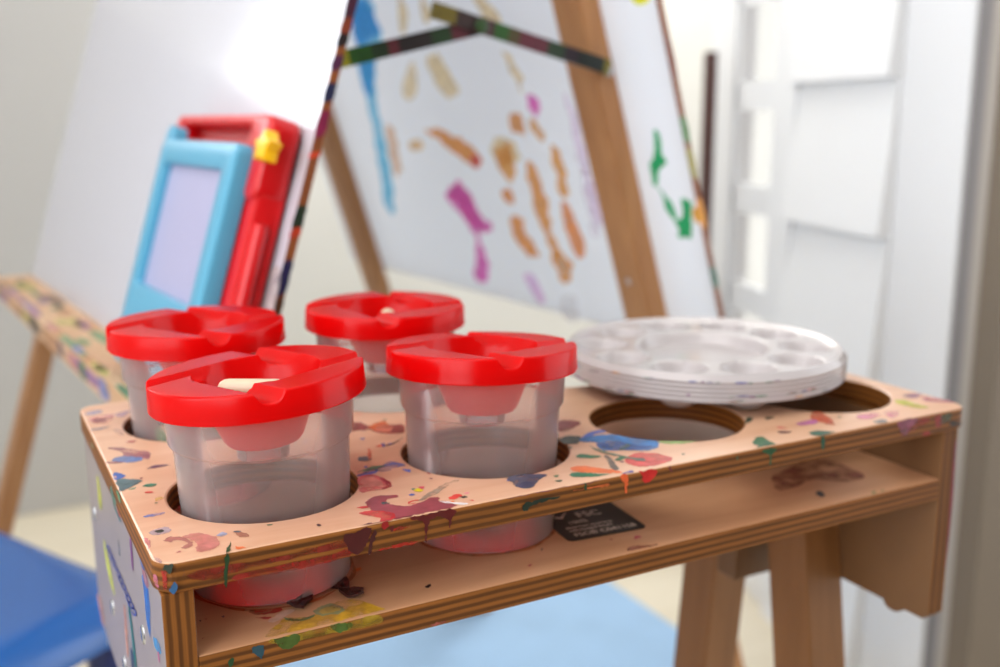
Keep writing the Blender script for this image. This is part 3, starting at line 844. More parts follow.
def cup_bm():
    bm = bmesh.new()
    t = .0011
    outer = [(0, .0012), (.030, .0012), (.0338, 0), (.0348, .0003), (.0354, .0014), (.0376, .0622), (.0379, .0635), (.0391, .0644), (.0396, .0654), (.0405, CUPH + .0046)]
    inner = [(.0405 - t, CUPH + .0046), (.0396 - t, .0658), (.0391 - t, .0650), (.0379 - t, .0640), (.0375 - t, .0622), (.0354 - t, .0030), (.0346 - t, .0020), (0, .0020)]
    lathe(bm, outer + inner, 96)
    no = len(outer) * 96
    bm.faces.ensure_lookup_table()
    for f in bm.faces:
        c = f.calc_center_median(); r = math.hypot(c.x, c.y)
        up = f.normal.z > .5 and c.z < .004
        if f.normal.x * c.x + f.normal.y * c.y < -1e-7 * 0 and abs(f.normal.z) < .9 and r > .01 or up: f.material_index = 1
    return bm
def stopper_bm(kind):
    bm = bmesh.new()
    lathe(bm, [(0, -.0075), (.0105, -.0075), (.0112, -.0068), (.0116, .0), (.0, .0)], 48)
    return bm
def peg_bm(kind):
    bm = bmesh.new()
    n = 8
    prof = [(0, 0), (.0016, .0003), (.003, .0012), (.0040, .003), (.0043, .005), (.0043, .026), (.0038, .0275), (0, .0275)]
    lathe(bm, prof, 32)
    if kind == 'lying':
        m = Matrix.Translation((-.0150, -.0080, .0062)) @ Matrix.Rotation(-.10, 4, 'Z') @ Matrix.Rotation(math.radians(93), 4, 'Y')
    else:
        m = Matrix.Translation((.002, -.004, .0100)) @ Matrix.Rotation(math.radians(160), 4, 'X')
    bm.transform(m)
    return bm
CAMROT = -math.atan2(0.46922, 0.88307)
pots = [
    ((0.0586, 0.0608), -132, (math.radians(2.9), math.radians(1.0), 0), 'lying', 'frosted paint pot at the near left corner, its tilted red lid holding a cream peg'),
    ((0.1662, 0.0636), -134, (0, 0, math.radians(4.0)), None, 'frosted paint pot with level red lid in the front row beside the white palettes'),
    ((0.0579, 0.1868), -122, (0, 0, 0), None, 'frosted paint pot with red lid in the back left hole, by the blue drawing board'),
    ((0.1646, 0.1838), -143, (0, 0, 0), 'standing', 'frosted paint pot with red lid in the back row, rightmost and farthest of the four'),
]
lid_me = cup_me = stop_me = None
for i, ((x, y), phi, (tl, tc, tp), peg, lab) in enumerate(pots):
    # tilt about the camera's view axis (rises to the right) for the loose one
    ax = Vector((FWD.x, FWD.y, 0)).normalized()
    rot = Matrix.Rotation(-tc, 4, ax)
    zb = ZS + .0004 + (math.sin(tc) * .030)
    p = thing('paint_pot', lab, 'paint pot', (x, y, zb), rot, 'red-lidded paint pots on the plywood table')
    if i == 0:
        cup = obj('cup', cup_bm(), [FROST, CLEAR], p, world=False, smooth=True, angle=30)
        cup_me = cup.data
    else:
        cup = bpy.data.objects.new('cup', cup_me); COL.objects.link(cup); cup.parent = p
    if i == 0:
        lid = obj('lid', lid_bm(), RED, p, world=False, smooth=True, angle=32)
        lid_me = lid.data
    else:
        lid = bpy.data.objects.new('lid', lid_me); COL.objects.link(lid); lid.parent = p
    lid['label'] = 'glossy red lid with funnel and brush notches'
    rx = Vector((RGT.x, RGT.y, 0)).normalized()
    TLT = Matrix.Rotation(-tl, 4, ax) @ Matrix.Rotation(-tp, 4, rx)
    lid.matrix_local = Matrix.Translation((0, 0, CUPH - (.001 if tp else 0))) @ TLT @ Matrix.Rotation(math.radians(phi) + CAMROT, 4, 'Z')
    if stop_me is None:
        st = obj('stopper', stopper_bm(peg), FROST, p, world=False, smooth=True); stop_me = st.data
    else:
        st = bpy.data.objects.new('stopper', stop_me); COL.objects.link(st); st.parent = p
    st.matrix_local = Matrix.Translation((0, 0, CUPH - .0200))
    if peg:
        pg = obj('peg', peg_bm(peg), CREAM, p, world=False, smooth=True)
        pg.matrix_local = Matrix.Translation((0, 0, CUPH)) @ TLT @ Matrix.Rotation(CAMROT, 4, 'Z')
        pg['label'] = 'cream plastic peg in the funnel'

# ================================================================== PALETTES
PR = 0.0838
PC = Vector((0.3453, 0.1181, 0))
def palette_bm():
    bm = bmesh.new()
    n = 240
    nr = 70
    WR, WW, CW = .0610, .0152, .0385
    ph = math.radians(-93) + CAMROT + math.radians(16)
    def h(x, y):
        r = math.hypot(x, y)
        z = .0
        # raised flat deck, slight dish towards the centre well
        if r < CW + .004:
            t = smooth01((CW + .002 - r) / .007); z -= .0072 * t
        if r > PR - .0062:
            t = (r - (PR - .0062)) / .0062
            z += .0016 * smooth01(t * 2) - (.0030 * smooth01((t - .62) / .38))
        a = math.atan2(y, x) - ph
        k = round(a / (PI / 5)); ca = ph + k * PI / 5
        d = math.hypot(x - WR * math.cos(ca), y - WR * math.sin(ca))
        if d < WW:
            t = d / WW
            z -= .0112 * (1 - t ** 3.4)
        return z
    rs = [PR * (k / nr) for k in range(nr + 1)]
    T2 = .0011
    def layer(dz):
        L = []
        for r in rs:
            if r == 0: L.append([bm.verts.new((0, 0, h(0, 0) + dz))]); continue
            L.append([bm.verts.new((r * math.cos(2 * PI * k / n), r * math.sin(2 * PI * k / n), h(r * math.cos(2 * PI * k / n), r * math.sin(2 * PI * k / n)) + dz)) for k in range(n)])
        return L
    A, B = layer(0), layer(-T2)
    def sew(a, b, flip):
        for k in range(n):
            k2 = (k + 1) % n
            if len(a) == 1: q = (a[0], b[k], b[k2])
            else: q = (a[k], b[k], b[k2], a[k2])
            bm.faces.new(tuple(reversed(q)) if flip else q)
    for a, b in zip(A, A[1:]): sew(a, b, False)
    for a, b in zip(B, B[1:]): sew(a, b, True)
    sk = [bm.verts.new((v.co.x * 1.006, v.co.y * 1.006, v.co.z - .0006)) for v in A[-1]]
    sk2 = [bm.verts.new((v.co.x * 1.002, v.co.y * 1.002, v.co.z - .0011)) for v in B[-1]]
    sew(A[-1], sk, False); sew(sk, sk2, False); sew(sk2, B[-1], False)
    bmesh.ops.recalc_face_normals(bm, faces=bm.faces)
    return bm
labs = ['white round plastic palette at the bottom of the stack on the plywood table',
        'white round palette second from the bottom of the palette stack',
        'white round palette in the middle of the stack of five palettes',
        'white round palette second from the top of the palette stack',
        'topmost white round palette with ten wells open to view']
pal_me = None
for i in range(5):
    z = .0126 + i * .0025
    if pal_me is None:
        bm = palette_bm()
        pm = Marks([PALETTE])
        for k in range(26):
            a = random.uniform(-PI, 0) + CAMROT; s = random.uniform(.001, .004)
            rgb = random.choice([(70, 80, 160), (200, 110, 110), (120, 60, 120), (60, 120, 90), (210, 150, 80)])
            rr = PR * 1.0058
            zz = random.uniform(-.0024, -.0018)
            nn = Vector((math.cos(a), math.sin(a), 0))
            tt = Vector((-math.sin(a), math.cos(a), 0))
            pm.add(bm, paint(rgb, .7), [nn * rr + tt * s * c1 + Vector((0, 0, zz + .0004 * c2)) for c1, c2 in ((-1, 0), (-.3, 1), (.6, .8), (1, 0), (.3, -1), (-.6, -.8))], nn)
        p = obj('palette', bm, pm.mats, None, smooth=True, angle=50)
        pal_me = p.data
    else:
        p = bpy.data.objects.new('palette', pal_me); COL.objects.link(p)
    p.matrix_world = Matrix.Translation((PC.x, PC.y, z)) @ Matrix.Rotation(i * 2 * PI / 5, 4, 'Z')
    tag(p, labs[i], 'palette', 'stack of white round palettes')

# ================================================================== DRIED PAINT FLAKES
def flake(px, py, lab, s, rz):
    bm = bmesh.new()
    o, n = PLN['shelf']
    c = on_plane(px, py, o, n)
    N = 9
    top, bot = [], []
    for j in range(4):
        for k in range(N):
            a = 2 * PI * k / N
            r = s * (j + .4) / 3.4 * (1 + .28 * math.sin(3 * a + rz * 3) + .12 * math.sin(5 * a))
            x, y = r * math.cos(a) * 1.25, r * math.sin(a) * .8
            z = .0006 + .22 * abs(x) ** 1.4 / s ** .4 + .0006 * math.sin(k * 2.1)
            top.append(bm.verts.new((x, y, z + .0012))); bot.append(bm.verts.new((x, y, z)))
    for L, fl in ((top, False), (bot, True)):
        f = bm.faces.new(L[:N]);
        for j in range(3):
            for k in range(N):
                bm.faces.new((L[j * N + k], L[(j + 1) * N + k], L[(j + 1) * N + (k + 1) % N], L[j * N + (k + 1) % N]))
    for k in range(N):
        bm.faces.new((top[3 * N + k], bot[3 * N + k], bot[3 * N + (k + 1) % N], top[3 * N + (k + 1) % N]))
    bmesh.ops.recalc_face_normals(bm, faces=bm.faces)
    bm.transform(Matrix.Translation(c) @ Matrix.Rotation(rz, 4, 'Z'))
    m0 = Matrix.Translation(c)
    bm.transform(m0.inverted())
    ob = obj('paint_flake', bm, CHOC, None, smooth=True, angle=50)
    ob.matrix_world = m0
    tag(ob, lab, 'paint flake', 'dried brown paint flakes on the shelf')
flake(301, 605, 'brown flake of dried paint touching the base of the tilted front pot', .0052, .6)
flake(342, 588.5, 'flat brown flake of dried paint, left of the curled pair on the shelf', .0048, 1.4)
flake(352, 595.5, 'curled brown flake of dried paint at the tip of the yellow paint patch', .0046, 2.3)

# ================================================================== EASEL
EA, EXC, EHW, EK = 0.0869, 0.3388, 0.2146, 0.3131
EX = Vector((math.cos(EA), math.sin(EA), 0)); EY = Vector((-math.sin(EA), math.cos(EA), 0))
EO = Vector((EXC, 0.3, 0))
def EP(s, y, z, off=0.0):
    return EO + EX * (s * (EHW - EK * z - off)) + EY * (y - .3) + Vector((0, 0, z))
easel = thing('easel', 'wooden A-frame painting easel with whiteboard and painted board behind the pots', 'easel', EP(0, .7, FLOOR) * 1.0)
BT = .007
ZTOP = .66
def board(s, y0, y1, z0, z1, t, off=0.0):
    bm = bmesh.new()
    P = [EP(s, y, z, o) for y in (y0, y1) for z in (z0, z1) for o in (off, off + t)]
    v = [bm.verts.new(p) for p in P]
    for q in ((0, 1, 3, 2), (4, 6, 7, 5), (0, 4, 5, 1), (2, 3, 7, 6), (0, 2, 6, 4), (1, 5, 7, 3)):
        bm.faces.new([v[i] for i in q])
    bmesh.ops.recalc_face_normals(bm, faces=bm.faces)
    return bm
NL = Vector((0, 0, 0)) - (EX + Vector((0, 0, 0))); 
def bnorm(s):
    """outer normal of board s"""
    t = (EP(s, .5, .3) - EP(s, .5, 0)).normalized()
    n = EY.cross(t); 
    return n if n.dot(EX * s) > 0 else -n
YL, YR = .3285, .3270
# left whiteboard
bm = board(-1, YL, 1.17, -.060, .62, BT)
nE = -EY
for f in bm.faces:
    f.material_index = 0 if abs(f.normal.dot(bnorm(-1))) > .8 else 1
mk = Marks([WHITEB, DARKWOOD])
def edge_band(s, y, pxy0, pxy1, rgb, bm, mk, off0=0.0, off1=BT):
    zs = []
    for py in (pxy0, pxy1):
        lo, hi = -.06, .6
        for _ in range(40):
            mid = (lo + hi) / 2
            p = EP(s, y, mid, .0035) - CAM
            yy = 333.5 - F_PX * p.dot(UPV) / p.dot(FWD)
            if yy > py: lo = mid
            else: hi = mid
        zs.append(lo)
    pts = [EP(s, y, zs[0], off0), EP(s, y, zs[0], off1), EP(s, y, (zs[0] + zs[1]) / 2 + .002, off1), EP(s, y, zs[1], off1), EP(s, y, zs[1] - .002, off0)]
    mk.add(bm, paint(rgb, 1), pts, nE, step=2)
for a, b_, rgb in ((-30, 18, (60, 24, 44)), (18, 34, (120, 50, 30)), (56, 68, (70, 26, 60)), (84, 99, (24, 30, 66)), (112, 134, (120, 24, 62)), (34, 44, (30, 20, 24)),
                   (207, 232, (22, 40, 26)), (262, 292, (22, 26, 66)), (152, 156, (190, 60, 30)), (300, 330, (70, 40, 20)), (228, 236, (170, 50, 20))):
    edge_band(-1, YL, a, b_, rgb, bm, mk)
# grey smear low on the near edge of the whiteboard
nl = bnorm(-1)
pts = [on_plane(x, y, EP(-1, .5, 0), nl) for x, y in ((272, 268), (281, 272), (276, 300), (268, 330), (258, 330), (262, 300))]
mk.add(bm, paint((196, 184, 184), .8), pts, nl)
wb = obj('whiteboard', bm, mk.mats, easel)
wb['label'] = 'glossy white board on the left side'
# right painted board
bm = board(1, YR, 1.13, -.056, .62, BT)
for f in bm.faces:
    f.material_index = 0 if abs(f.normal.dot(bnorm(1))) > .8 else 1
mk = Marks([PAPERB, DARKWOOD])
ni = -bnorm(1); oi = EP(1, .5, 0, BT)
def bmarks(ox, oy, s, items):
    for rgb, al, pts in items:
        mk.add(bm, thin_paint(rgb, al), [on_plane(ox + x / s, oy + y / s, oi, ni) for x, y in pts], ni, jit=.004 if len(pts) > 4 else 0)
BLU2, PCH, OCH, PNK = (96, 176, 232), (246, 184, 140), (222, 146, 70), (246, 90, 170)
bmarks(300, 0, 2.938, [
    (BLU2, .85, [(165, -40), (155, 60), (170, 150), (190, 260), (215, 380), (230, 480), (250, 600), (275, 620), (265, 480), (240, 380), (222, 280), (225, 180), (235, 100), (215, 20), (195, -40)]),
    ((60, 150, 216), .8, [(150, 30), (185, -10), (230, 70), (215, 110), (170, 130), (152, 90)]),
    ((70, 160, 220), .8, [(170, 170), (215, 170), (212, 280), (190, 270)]),
    (PCH, .7, [(290, -10), (315, 30), (310, 90), (295, 90)]),
    (PCH, .6, [(375, 180), (400, 150), (430, 200), (465, 260), (430, 285), (390, 230)]),
    (PCH, .45, [(300, 260), (330, 180), (345, 260), (320, 295)]),
    (PCH, .6, [(355, -10), (385, 40), (370, 70), (358, 40)]),
    (PCH, .6, [(510, -10), (560, 10), (590, 70), (560, 90), (530, 40)]),
    (PCH, .5, [(600, 150), (640, 190), (660, 270), (640, 260), (615, 200)]),
    ((240, 136, 60), .95, [(365, 385), (420, 385), (480, 410), (530, 460), (520, 492), (470, 462), (410, 412)]),
    ((228, 100, 110), .8, [(505, 455), (532, 462), (522, 495), (505, 482)]),
    ((236, 170, 140), .75, [(250, 380), (275, 375), (290, 440), (298, 500), (280, 515), (262, 430)]),
    ((240, 170, 120), .8, [(320, 420), (350, 410), (362, 435), (330, 442)]),
    ((246, 110, 176), .9, [(430, 570), (470, 530), (500, 570), (520, 620), (550, 670), (505, 680), (470, 610)]),
    ((206, 140, 80), .9, [(615, 350), (640, 335), (662, 385), (640, 400), (622, 385)]),
    ((206, 150, 90), .9, [(670, 365), (690, 350), (718, 398), (705, 412), (685, 392)]),
    (PNK, .8, [(670, 285), (698, 288), (706, 330), (690, 348), (676, 320)]),
    ((236, 190, 220), .6, [(780, 300), (802, 310), (850, 500), (892, 650), (870, 650), (828, 480)]),
    (PCH, .7, [(560, 430), (600, 400), (640, 440), (640, 470), (600, 500), (575, 470)]),
])
bmarks(340, 150, 2.938, [
    ((246, 104, 172), .85, [(312, 130), (350, 88), (380, 130), (400, 170), (442, 220), (432, 240), (380, 225), (340, 172)]),
    ((246, 90, 170), .85, [(400, 235), (430, 310), (442, 350), (422, 392), (395, 372), (402, 315)]),
    (OCH, .85, [(455, 0), (500, -10), (518, 70), (495, 90), (470, 50)]),
    ((226, 130, 56), .9, [(475, 122), (500, 115), (512, 155), (488, 152)]),
    ((226, 134, 60), .9, [(500, 200), (530, 203), (560, 265), (592, 310), (575, 322), (530, 280), (505, 240)]),
    ((224, 142, 72), .9, [(545, 40), (575, 60), (610, 160), (630, 255), (682, 340), (672, 388), (640, 372), (620, 300), (590, 230), (560, 130)]),
    ((236, 214, 190), .9, [(640, 310), (662, 330), (668, 365), (648, 350)]),
    ((236, 130, 70), .9, [(650, 160), (680, 180), (718, 282), (700, 312), (670, 260)]),
    (OCH, .85, [(615, -5), (650, 10), (675, 110), (655, 132), (630, 50)]),
    ((240, 200, 226), .55, [(690, 10), (712, 0), (762, 225), (750, 262), (722, 140)]),
    ((240, 170, 214), .7, [(540, 370), (570, 370), (602, 440), (582, 445)]),
    ((244, 214, 230), .5, [(650, 440), (690, 430), (700, 500), (660, 500)]),
])
bmarks(600, 0, 2.5, [
    ((34, 150, 92), 1, [(135, 340), (152, 340), (156, 400), (150, 462), (190, 528), (206, 535), (207, 505), (225, 500), (232, 586), (195, 588), (184, 556), (134, 462), (127, 420)]),
    ((236, 226, 40), 1, [(78, -8), (122, -8), (118, 6), (95, 12)]),
    ((226, 150, 60), .9, [(230, 525), (246, 520), (256, 548), (240, 556)]),
])
for a, b_, rgb in ((40, 75, (120, 60, 36)), (118, 140, (70, 120, 60)), (200, 225, (226, 140, 50)), (268, 285, (40, 90, 70)), (150, 175, (150, 140, 60))):
    edge_band(1, YR, a, b_, rgb, bm, mk)
pb = obj('painting_board', bm, mk.mats, easel)
pb['label'] = 'white board covered in orange, pink and blue paint on the right side'
# posts
PW, PD = .0229, .0395
for s, y in ((1, .3972), (1, 1.02), (-1, .3972), (-1, 1.06)):
    bm = bmesh.new()
    P = [EP(s, yy, z, o) for yy in (y, y + PD) for z in (FLOOR + (.0085 if s > 0 else 0), ZTOP) for o in (BT + .0002, BT + PW)]
    v = [bm.verts.new(p) for p in P]
    for q in ((0, 1, 3, 2), (4, 6, 7, 5), (0, 4, 5, 1), (2, 3, 7, 6), (0, 2, 6, 4), (1, 5, 7, 3)): bm.faces.new([v[i] for i in q])
    bmesh.ops.recalc_face_normals(bm, faces=bm.faces)
    bmesh.ops.bevel(bm, geom=list(bm.edges), offset=.001, segments=2, affect='EDGES')
    po = obj('post', bm, POSTWOOD, easel)
    if s == 1 and y < .5:
        c = on_plane(628.5, 281, EP(1, .5, 0, BT + PW), ni)
        tag(obj('screw', dome(c, ni, .0035, .0012), STEEL, po, smooth=True), 'small steel screw head')
# ridge cap out of the frame above holds the posts together
obj('ridge_rail', beam(EP(0, .35, ZTOP - .02), EP(0, 1.15, ZTOP - .02), EX, .05, .03), POSTWOOD, easel)
# folding spreader with painted bands
yb = .3972 - .004
ob_, nb_ = EP(0, yb, 0), nE
def bar(name, a, b_, wid, bands, lift):
    A = on_plane(*a, ob_, nb_) + nE * lift; B = on_plane(*b_, ob_, nb_) + nE * lift
    bm = bmesh.new(); mats = []
    ax = (B - A); L = ax.length; ax.normalize(); up = ax.cross(nE).normalized()
    if up.z < 0: up = -up
    for t0, t1, rgb in bands:
        m = paint(rgb, 1)
        if m not in mats: mats.append(m)
        b2 = beam(A + ax * L * t0, A + ax * L * t1, up, wid, .003, 0)
        for f in b2.faces: f.material_index = mats.index(m)
        join(bm, b2)
        for f in bm.faces: pass
    # joined meshes keep their material index
    return obj(name, bm, mats, spreader)
class _S: pass
spreader = obj('spreader', dome(on_plane(477, 27, ob_, nb_) + nE * .007, nE, .006, .003), paint((40, 70, 30), 1), easel, smooth=True)
spreader['label'] = 'folding metal spreader smeared with green, maroon and black paint'
G1, G2, MG, BK = (28, 78, 18), (18, 44, 18), (86, 22, 40), (26, 18, 20)
bar('spreader_bar', (338, 60), (486, 25), .0125, [(0, .06, (150, 150, 20)), (.06, .2, G1), (.2, .31, G2), (.31, .38, (84, 26, 36)), (.38, .6, BK), (.6, .74, (20, 48, 18)), (.74, .86, (80, 22, 36)), (.86, 1, (44, 18, 24))], .0015)
bar('spreader_bar', (429, 10), (606, 68), .0125, [(0, .12, (104, 92, 30)), (.12, .22, (50, 34, 34)), (.22, .32, (60, 26, 36)), (.32, .4, G1), (.4, .46, (70, 60, 26)), (.46, .62, MG), (.62, .72, (18, 48, 20)), (.72, .8, (34, 20, 32)), (.8, .96, (10, 22, 14)), (.96, 1, (110, 100, 20))], .0045)
tag(obj('hinge_pin', dome(on_plane(608, 71, ob_, nb_), nE, .005, .003), STEEL, spreader, smooth=True), 'steel fixing pin')
# paint tray along the whiteboard
TZ, TO, TH = -.0399, .046, .020
trayy0, trayy1 = .318, 1.17
def tbox(y0, y1, z0, z1, o0, o1):
    """box in the easel frame measured outward (o) from the whiteboard face at tray height"""
    b = bmesh.new()
    base = EHW - EK * TZ
    P = [EO - EX * (base + o) + EY * (y - .3) + Vector((0, 0, z)) for y in (y0, y1) for z in (z0, z1) for o in (o0, o1)]
    v = [b.verts.new(p) for p in P]
    for q in ((0, 1, 3, 2), (4, 6, 7, 5), (0, 4, 5, 1), (2, 3, 7, 6), (0, 2, 6, 4), (1, 5, 7, 3)): b.faces.new([v[i] for i in q])
    bmesh.ops.recalc_face_normals(b, faces=b.faces)
    return b
bm = tbox(trayy0, trayy1, TZ - .012, TZ - .006, .0025, TO)
join(bm, tbox(trayy0, trayy1, TZ - TH, TZ, TO, TO + .009))
join(bm, tbox(trayy0, trayy0 + .009, TZ - TH, TZ, .0025, TO))
TRAYW = wood('tray_wood', (196, 150, 108), (222, 186, 150), (30, 4, 30), rough=.45)
mk = Marks([TRAYW])
base = EHW - EK * TZ
for k in range(70):
    y = random.uniform(trayy0 + .02, 1.12)
    rgb = random.choice([(70, 120, 70), (200, 190, 90), (120, 130, 190), (214, 130, 130), (160, 110, 170), (110, 160, 110), (230, 150, 100), (90, 60, 50), (200, 170, 190)])
    s1, s2 = random.uniform(.012, .05), random.uniform(.004, .010)
    kind = k % 3
    if kind == 0:
        o = random.uniform(.012, TO - .01); c = EO - EX * (base + o) + EY * (y - .3) + Vector((0, 0, TZ - .006)); U, V, n = EY, EX, UP
    elif kind == 1:
        c = EO - EX * (base + TO + .009) + EY * (y - .3) + Vector((0, 0, TZ - TH * .5)); U, V, n = EY, UP, -EX; s2 = min(s2, .0085)
    else:
        c = EO - EX * (base + TO + .0045) + EY * (y - .3) + Vector((0, 0, TZ)); U, V, n = EY, EX, UP; s2 = .004
    mk.add(bm, paint(rgb, .8), [c + U * s1 * math.cos(a) * random.uniform(.7, 1) + V * s2 * math.sin(a) for a in [j * PI / 4 for j in range(8)]], n)
# green end of the lip
c = EO - EX * (base + TO + .009) + EY * (trayy0 + .03 - .3) + Vector((0, 0, TZ - TH * .5))
mk.add(bm, paint((70, 120, 60), 1), [c + EY * u + UP * v for u, v in ((-.029, -.0095), (.02, -.0095), (.03, 0), (.005, .009), (-.029, .0095))], -EX)
c = EO - EX * (base + TO * .5) + EY * (trayy0 - .3) + Vector((0, 0, TZ - TH * .5))
mk.add(bm, paint((40, 90, 60), 1), [c + EX * u + UP * v for u, v in ((-.02, -.0095), (.02, -.0095), (.02, .009), (-.02, .009))], -EY)
tr = obj('paint_tray', bm, mk.mats, easel)
tr['label'] = 'narrow wooden tray daubed with many paint colours'

# ================================================================== DRAWING BOARDS on the tray
tL = (EP(-1, .5, .3) - EP(-1, .5, 0)).normalized()       # up along the whiteboard
nL = bnorm(-1)
def frame_mat(px, py, off):
    return on_plane(px, py, EP(-1, .5, 0) + nL * off, nL)
def toy_space(off):
    """returns matrix: x = along +EY (away), y = up the board, z = outward"""
    m = Matrix.Identity(4)
    return m
def toy_coords(px, py, off):
    p = frame_mat(px, py, off) - (EP(-1, YL, 0))
    return p.dot(EY), p.dot(tL)
TM = Matrix.Identity(4)
O = EP(-1, YL, 0)
for i in range(3): TM[i][0], TM[i][1], TM[i][2], TM[i][3] = EY[i], tL[i], nL[i], O[i]
zbase = (TZ - .006) / tL.z
def plate(x0, x1, y0, y1, z0, z1, r, bev):
    b = prism(rrect(x0, x1, y0, y1, r, 8), z0, z1, 'Z', 0)
    if bev > 0:
        es = [e for e in b.edges if len(e.link_faces) == 2 and e.calc_face_angle(0) > 1.2]
        bmesh.ops.bevel(b, geom=es, offset=bev, segments=3, affect='EDGES', profile=.5)
    return b
def frame_bm(x0, x1, y0, y1, fx0, fx1, fy0, fy1, z0, z1, r, bev):
    """plate with a rectangular window"""
    b = bmesh.new()
    O_ = rrect(x0, x1, y0, y1, r, 8); I_ = rrect(fx0, fx1, fy0, fy1, min(r * .5, .006), 8)
    def L(pts, z): return [b.verts.new((x, y, z)) for x, y in pts]
    def shrink(pts, d, cx, cy, sgn):
        return [(x - sgn * d * (1 if x > cx else -1), y - sgn * d * (1 if y > cy else -1)) for x, y in pts]
    cx, cy = (x0 + x1) / 2, (y0 + y1) / 2
    rings = [L(O_, z0), L(O_, z1 - bev), L(shrink(O_, bev * .3, cx, cy, 1), z1 - bev * .3), L(shrink(O_, bev, cx, cy, 1), z1),
             L(shrink(I_, bev, cx, cy, -1), z1), L(shrink(I_, bev * .3, cx, cy, -1), z1 - bev * .3), L(I_, z1 - bev), L(I_, z0)]
    n = len(O_)
    for a, c in zip(rings, rings[1:] + rings[:1]):
        for k in range(n): b.faces.new((a[k], c[k], c[(k + 1) % n], a[(k + 1) % n]))
    bmesh.ops.recalc_face_normals(b, faces=b.faces)
    return b
ROFF, RT = .003, .020           # red board: back offset from the whiteboard, thickness
BOFF, BTK = .0245, .013
# red: silhouette right end at px 300, left end px 174, top px 113
rx1 = toy_coords(176, 114, ROFF + RT)[0]; rx0 = toy_coords(276, 118, ROFF + RT)[0]
ry1 = toy_coords(225, 113, ROFF + RT)[1]
red = thing('drawing_board', 'red plastic magnetic drawing board with yellow knob, leaning behind the light blue one', 'drawing board', O + EY * (rx0 + rx1) / 2 + nL * ROFF + tL * zbase)
def tbm(b):
    b.transform(TM); return b
hy0, hy1 = ry1 - .022, ry1 - .007      # carrying handle slot zone
b = frame_bm(rx0, rx1, zbase, ry1 - .026, rx0 + .045, rx1 - .03, zbase + .03, ry1 - .055, ROFF, ROFF + RT, .02, .004)
obj('frame', tbm(b), REDTOY, red, smooth=True)
b = frame_bm(rx0 + .02, rx1, ry1 - .034, ry1, rx0 + .05, rx1 - .025, ry1 - .020, ry1 - .009, ROFF + .002, ROFF + RT - .001, .012, .004)
obj('handle', tbm(b), REDTOY, red, smooth=True)
b = plate(rx0 + .05, rx1 - .03, ry1 - .02, ry1 - .009, ROFF + .003, ROFF + .006, .003, 0)
obj('handle_recess', tbm(b), plain('dark_red_plastic', (170, 8, 16), rough=.4), red)
b = plate(rx0 + .042, rx1 - .027, zbase + .027, ry1 - .052, ROFF + .006, ROFF + .010, .004, 0)
obj('screen', tbm(b), SCREEN, red)
# near end: chunky rounded end block and the pen groove with its pen ridge
b = plate(rx0 - .002, rx0 + .024, ry1 - .062, ry1 - .002, ROFF, ROFF + RT + .003, .011, .004)
obj('end_block', tbm(b), REDTOY, red, smooth=True)
b = bmesh.new()
lathe(b, [(0, 0), (.0045, .001), (.0055, .004), (.0055, .13), (.003, .15), (0, .152)], 24)
b.transform(Matrix.Translation((rx0 - .0008, ry1 - .075, ROFF + RT * .62)) @ Matrix.Rotation(PI / 2, 4, 'X'))
obj('pen', tbm(b), REDTOY, red, smooth=True)
kx, ky = toy_coords(262, 146, ROFF + RT + .009)
b = bmesh.new()
pts = []
for k in range(10):
    r = .012 if k % 2 == 0 else .0072
    a = PI / 2 + k * PI / 5
    pts.append((kx + r * math.cos(a) * 1.3, ky + r * math.sin(a)))
b = prism(pts, ROFF + RT, ROFF + RT + .010, 'Z', .0015)
kn = obj('knob', tbm(b), YELLOW, red, smooth=True)
kn['label'] = 'yellow star-shaped knob'

bx1 = toy_coords(163, 138, BOFF + BTK)[0]; bx0 = toy_coords(239, 143, BOFF + BTK)[0]
by1 = toy_coords(205, 140, BOFF + BTK)[1]
sx1 = toy_coords(171, 166, BOFF + BTK * .5)[0]; sx0 = toy_coords(229, 172, BOFF + BTK * .5)[0]; sy1 = toy_coords(200, 168, BOFF + BTK * .5)[1]
sy0 = toy_coords(180, 301, BOFF + BTK * .5)[1]
blue = thing('drawing_board', 'small light blue plastic drawing board with lilac screen, in front of the red one', 'drawing board', O + EY * (bx0 + bx1) / 2 + nL * BOFF + tL * zbase)
b = frame_bm(bx0, bx1, zbase, by1, sx0, sx1, max(sy0, zbase + .012), sy1, BOFF, BOFF + BTK, .008, .003)
obj('frame', tbm(b), BLUETOY, blue, smooth=True)
b = plate(sx0 - .003, sx1 + .003, max(sy0, zbase + .012) - .003, sy1 + .003, BOFF + .002, BOFF + .006, .003, 0)
obj('screen', tbm(b), SCREEN, blue)
cxk, cyk = toy_coords(172, 134, BOFF + BTK)
b = bmesh.new(); lathe(b, [(.011, -.012), (.011, -.002), (.009, 0), (0, 0)], 32)
b.transform(Matrix.Translation((bx1 - .012, by1 + .001, BOFF + BTK - .001)))
obj('corner_knob', tbm(b), BLUETOY, blue, smooth=True)

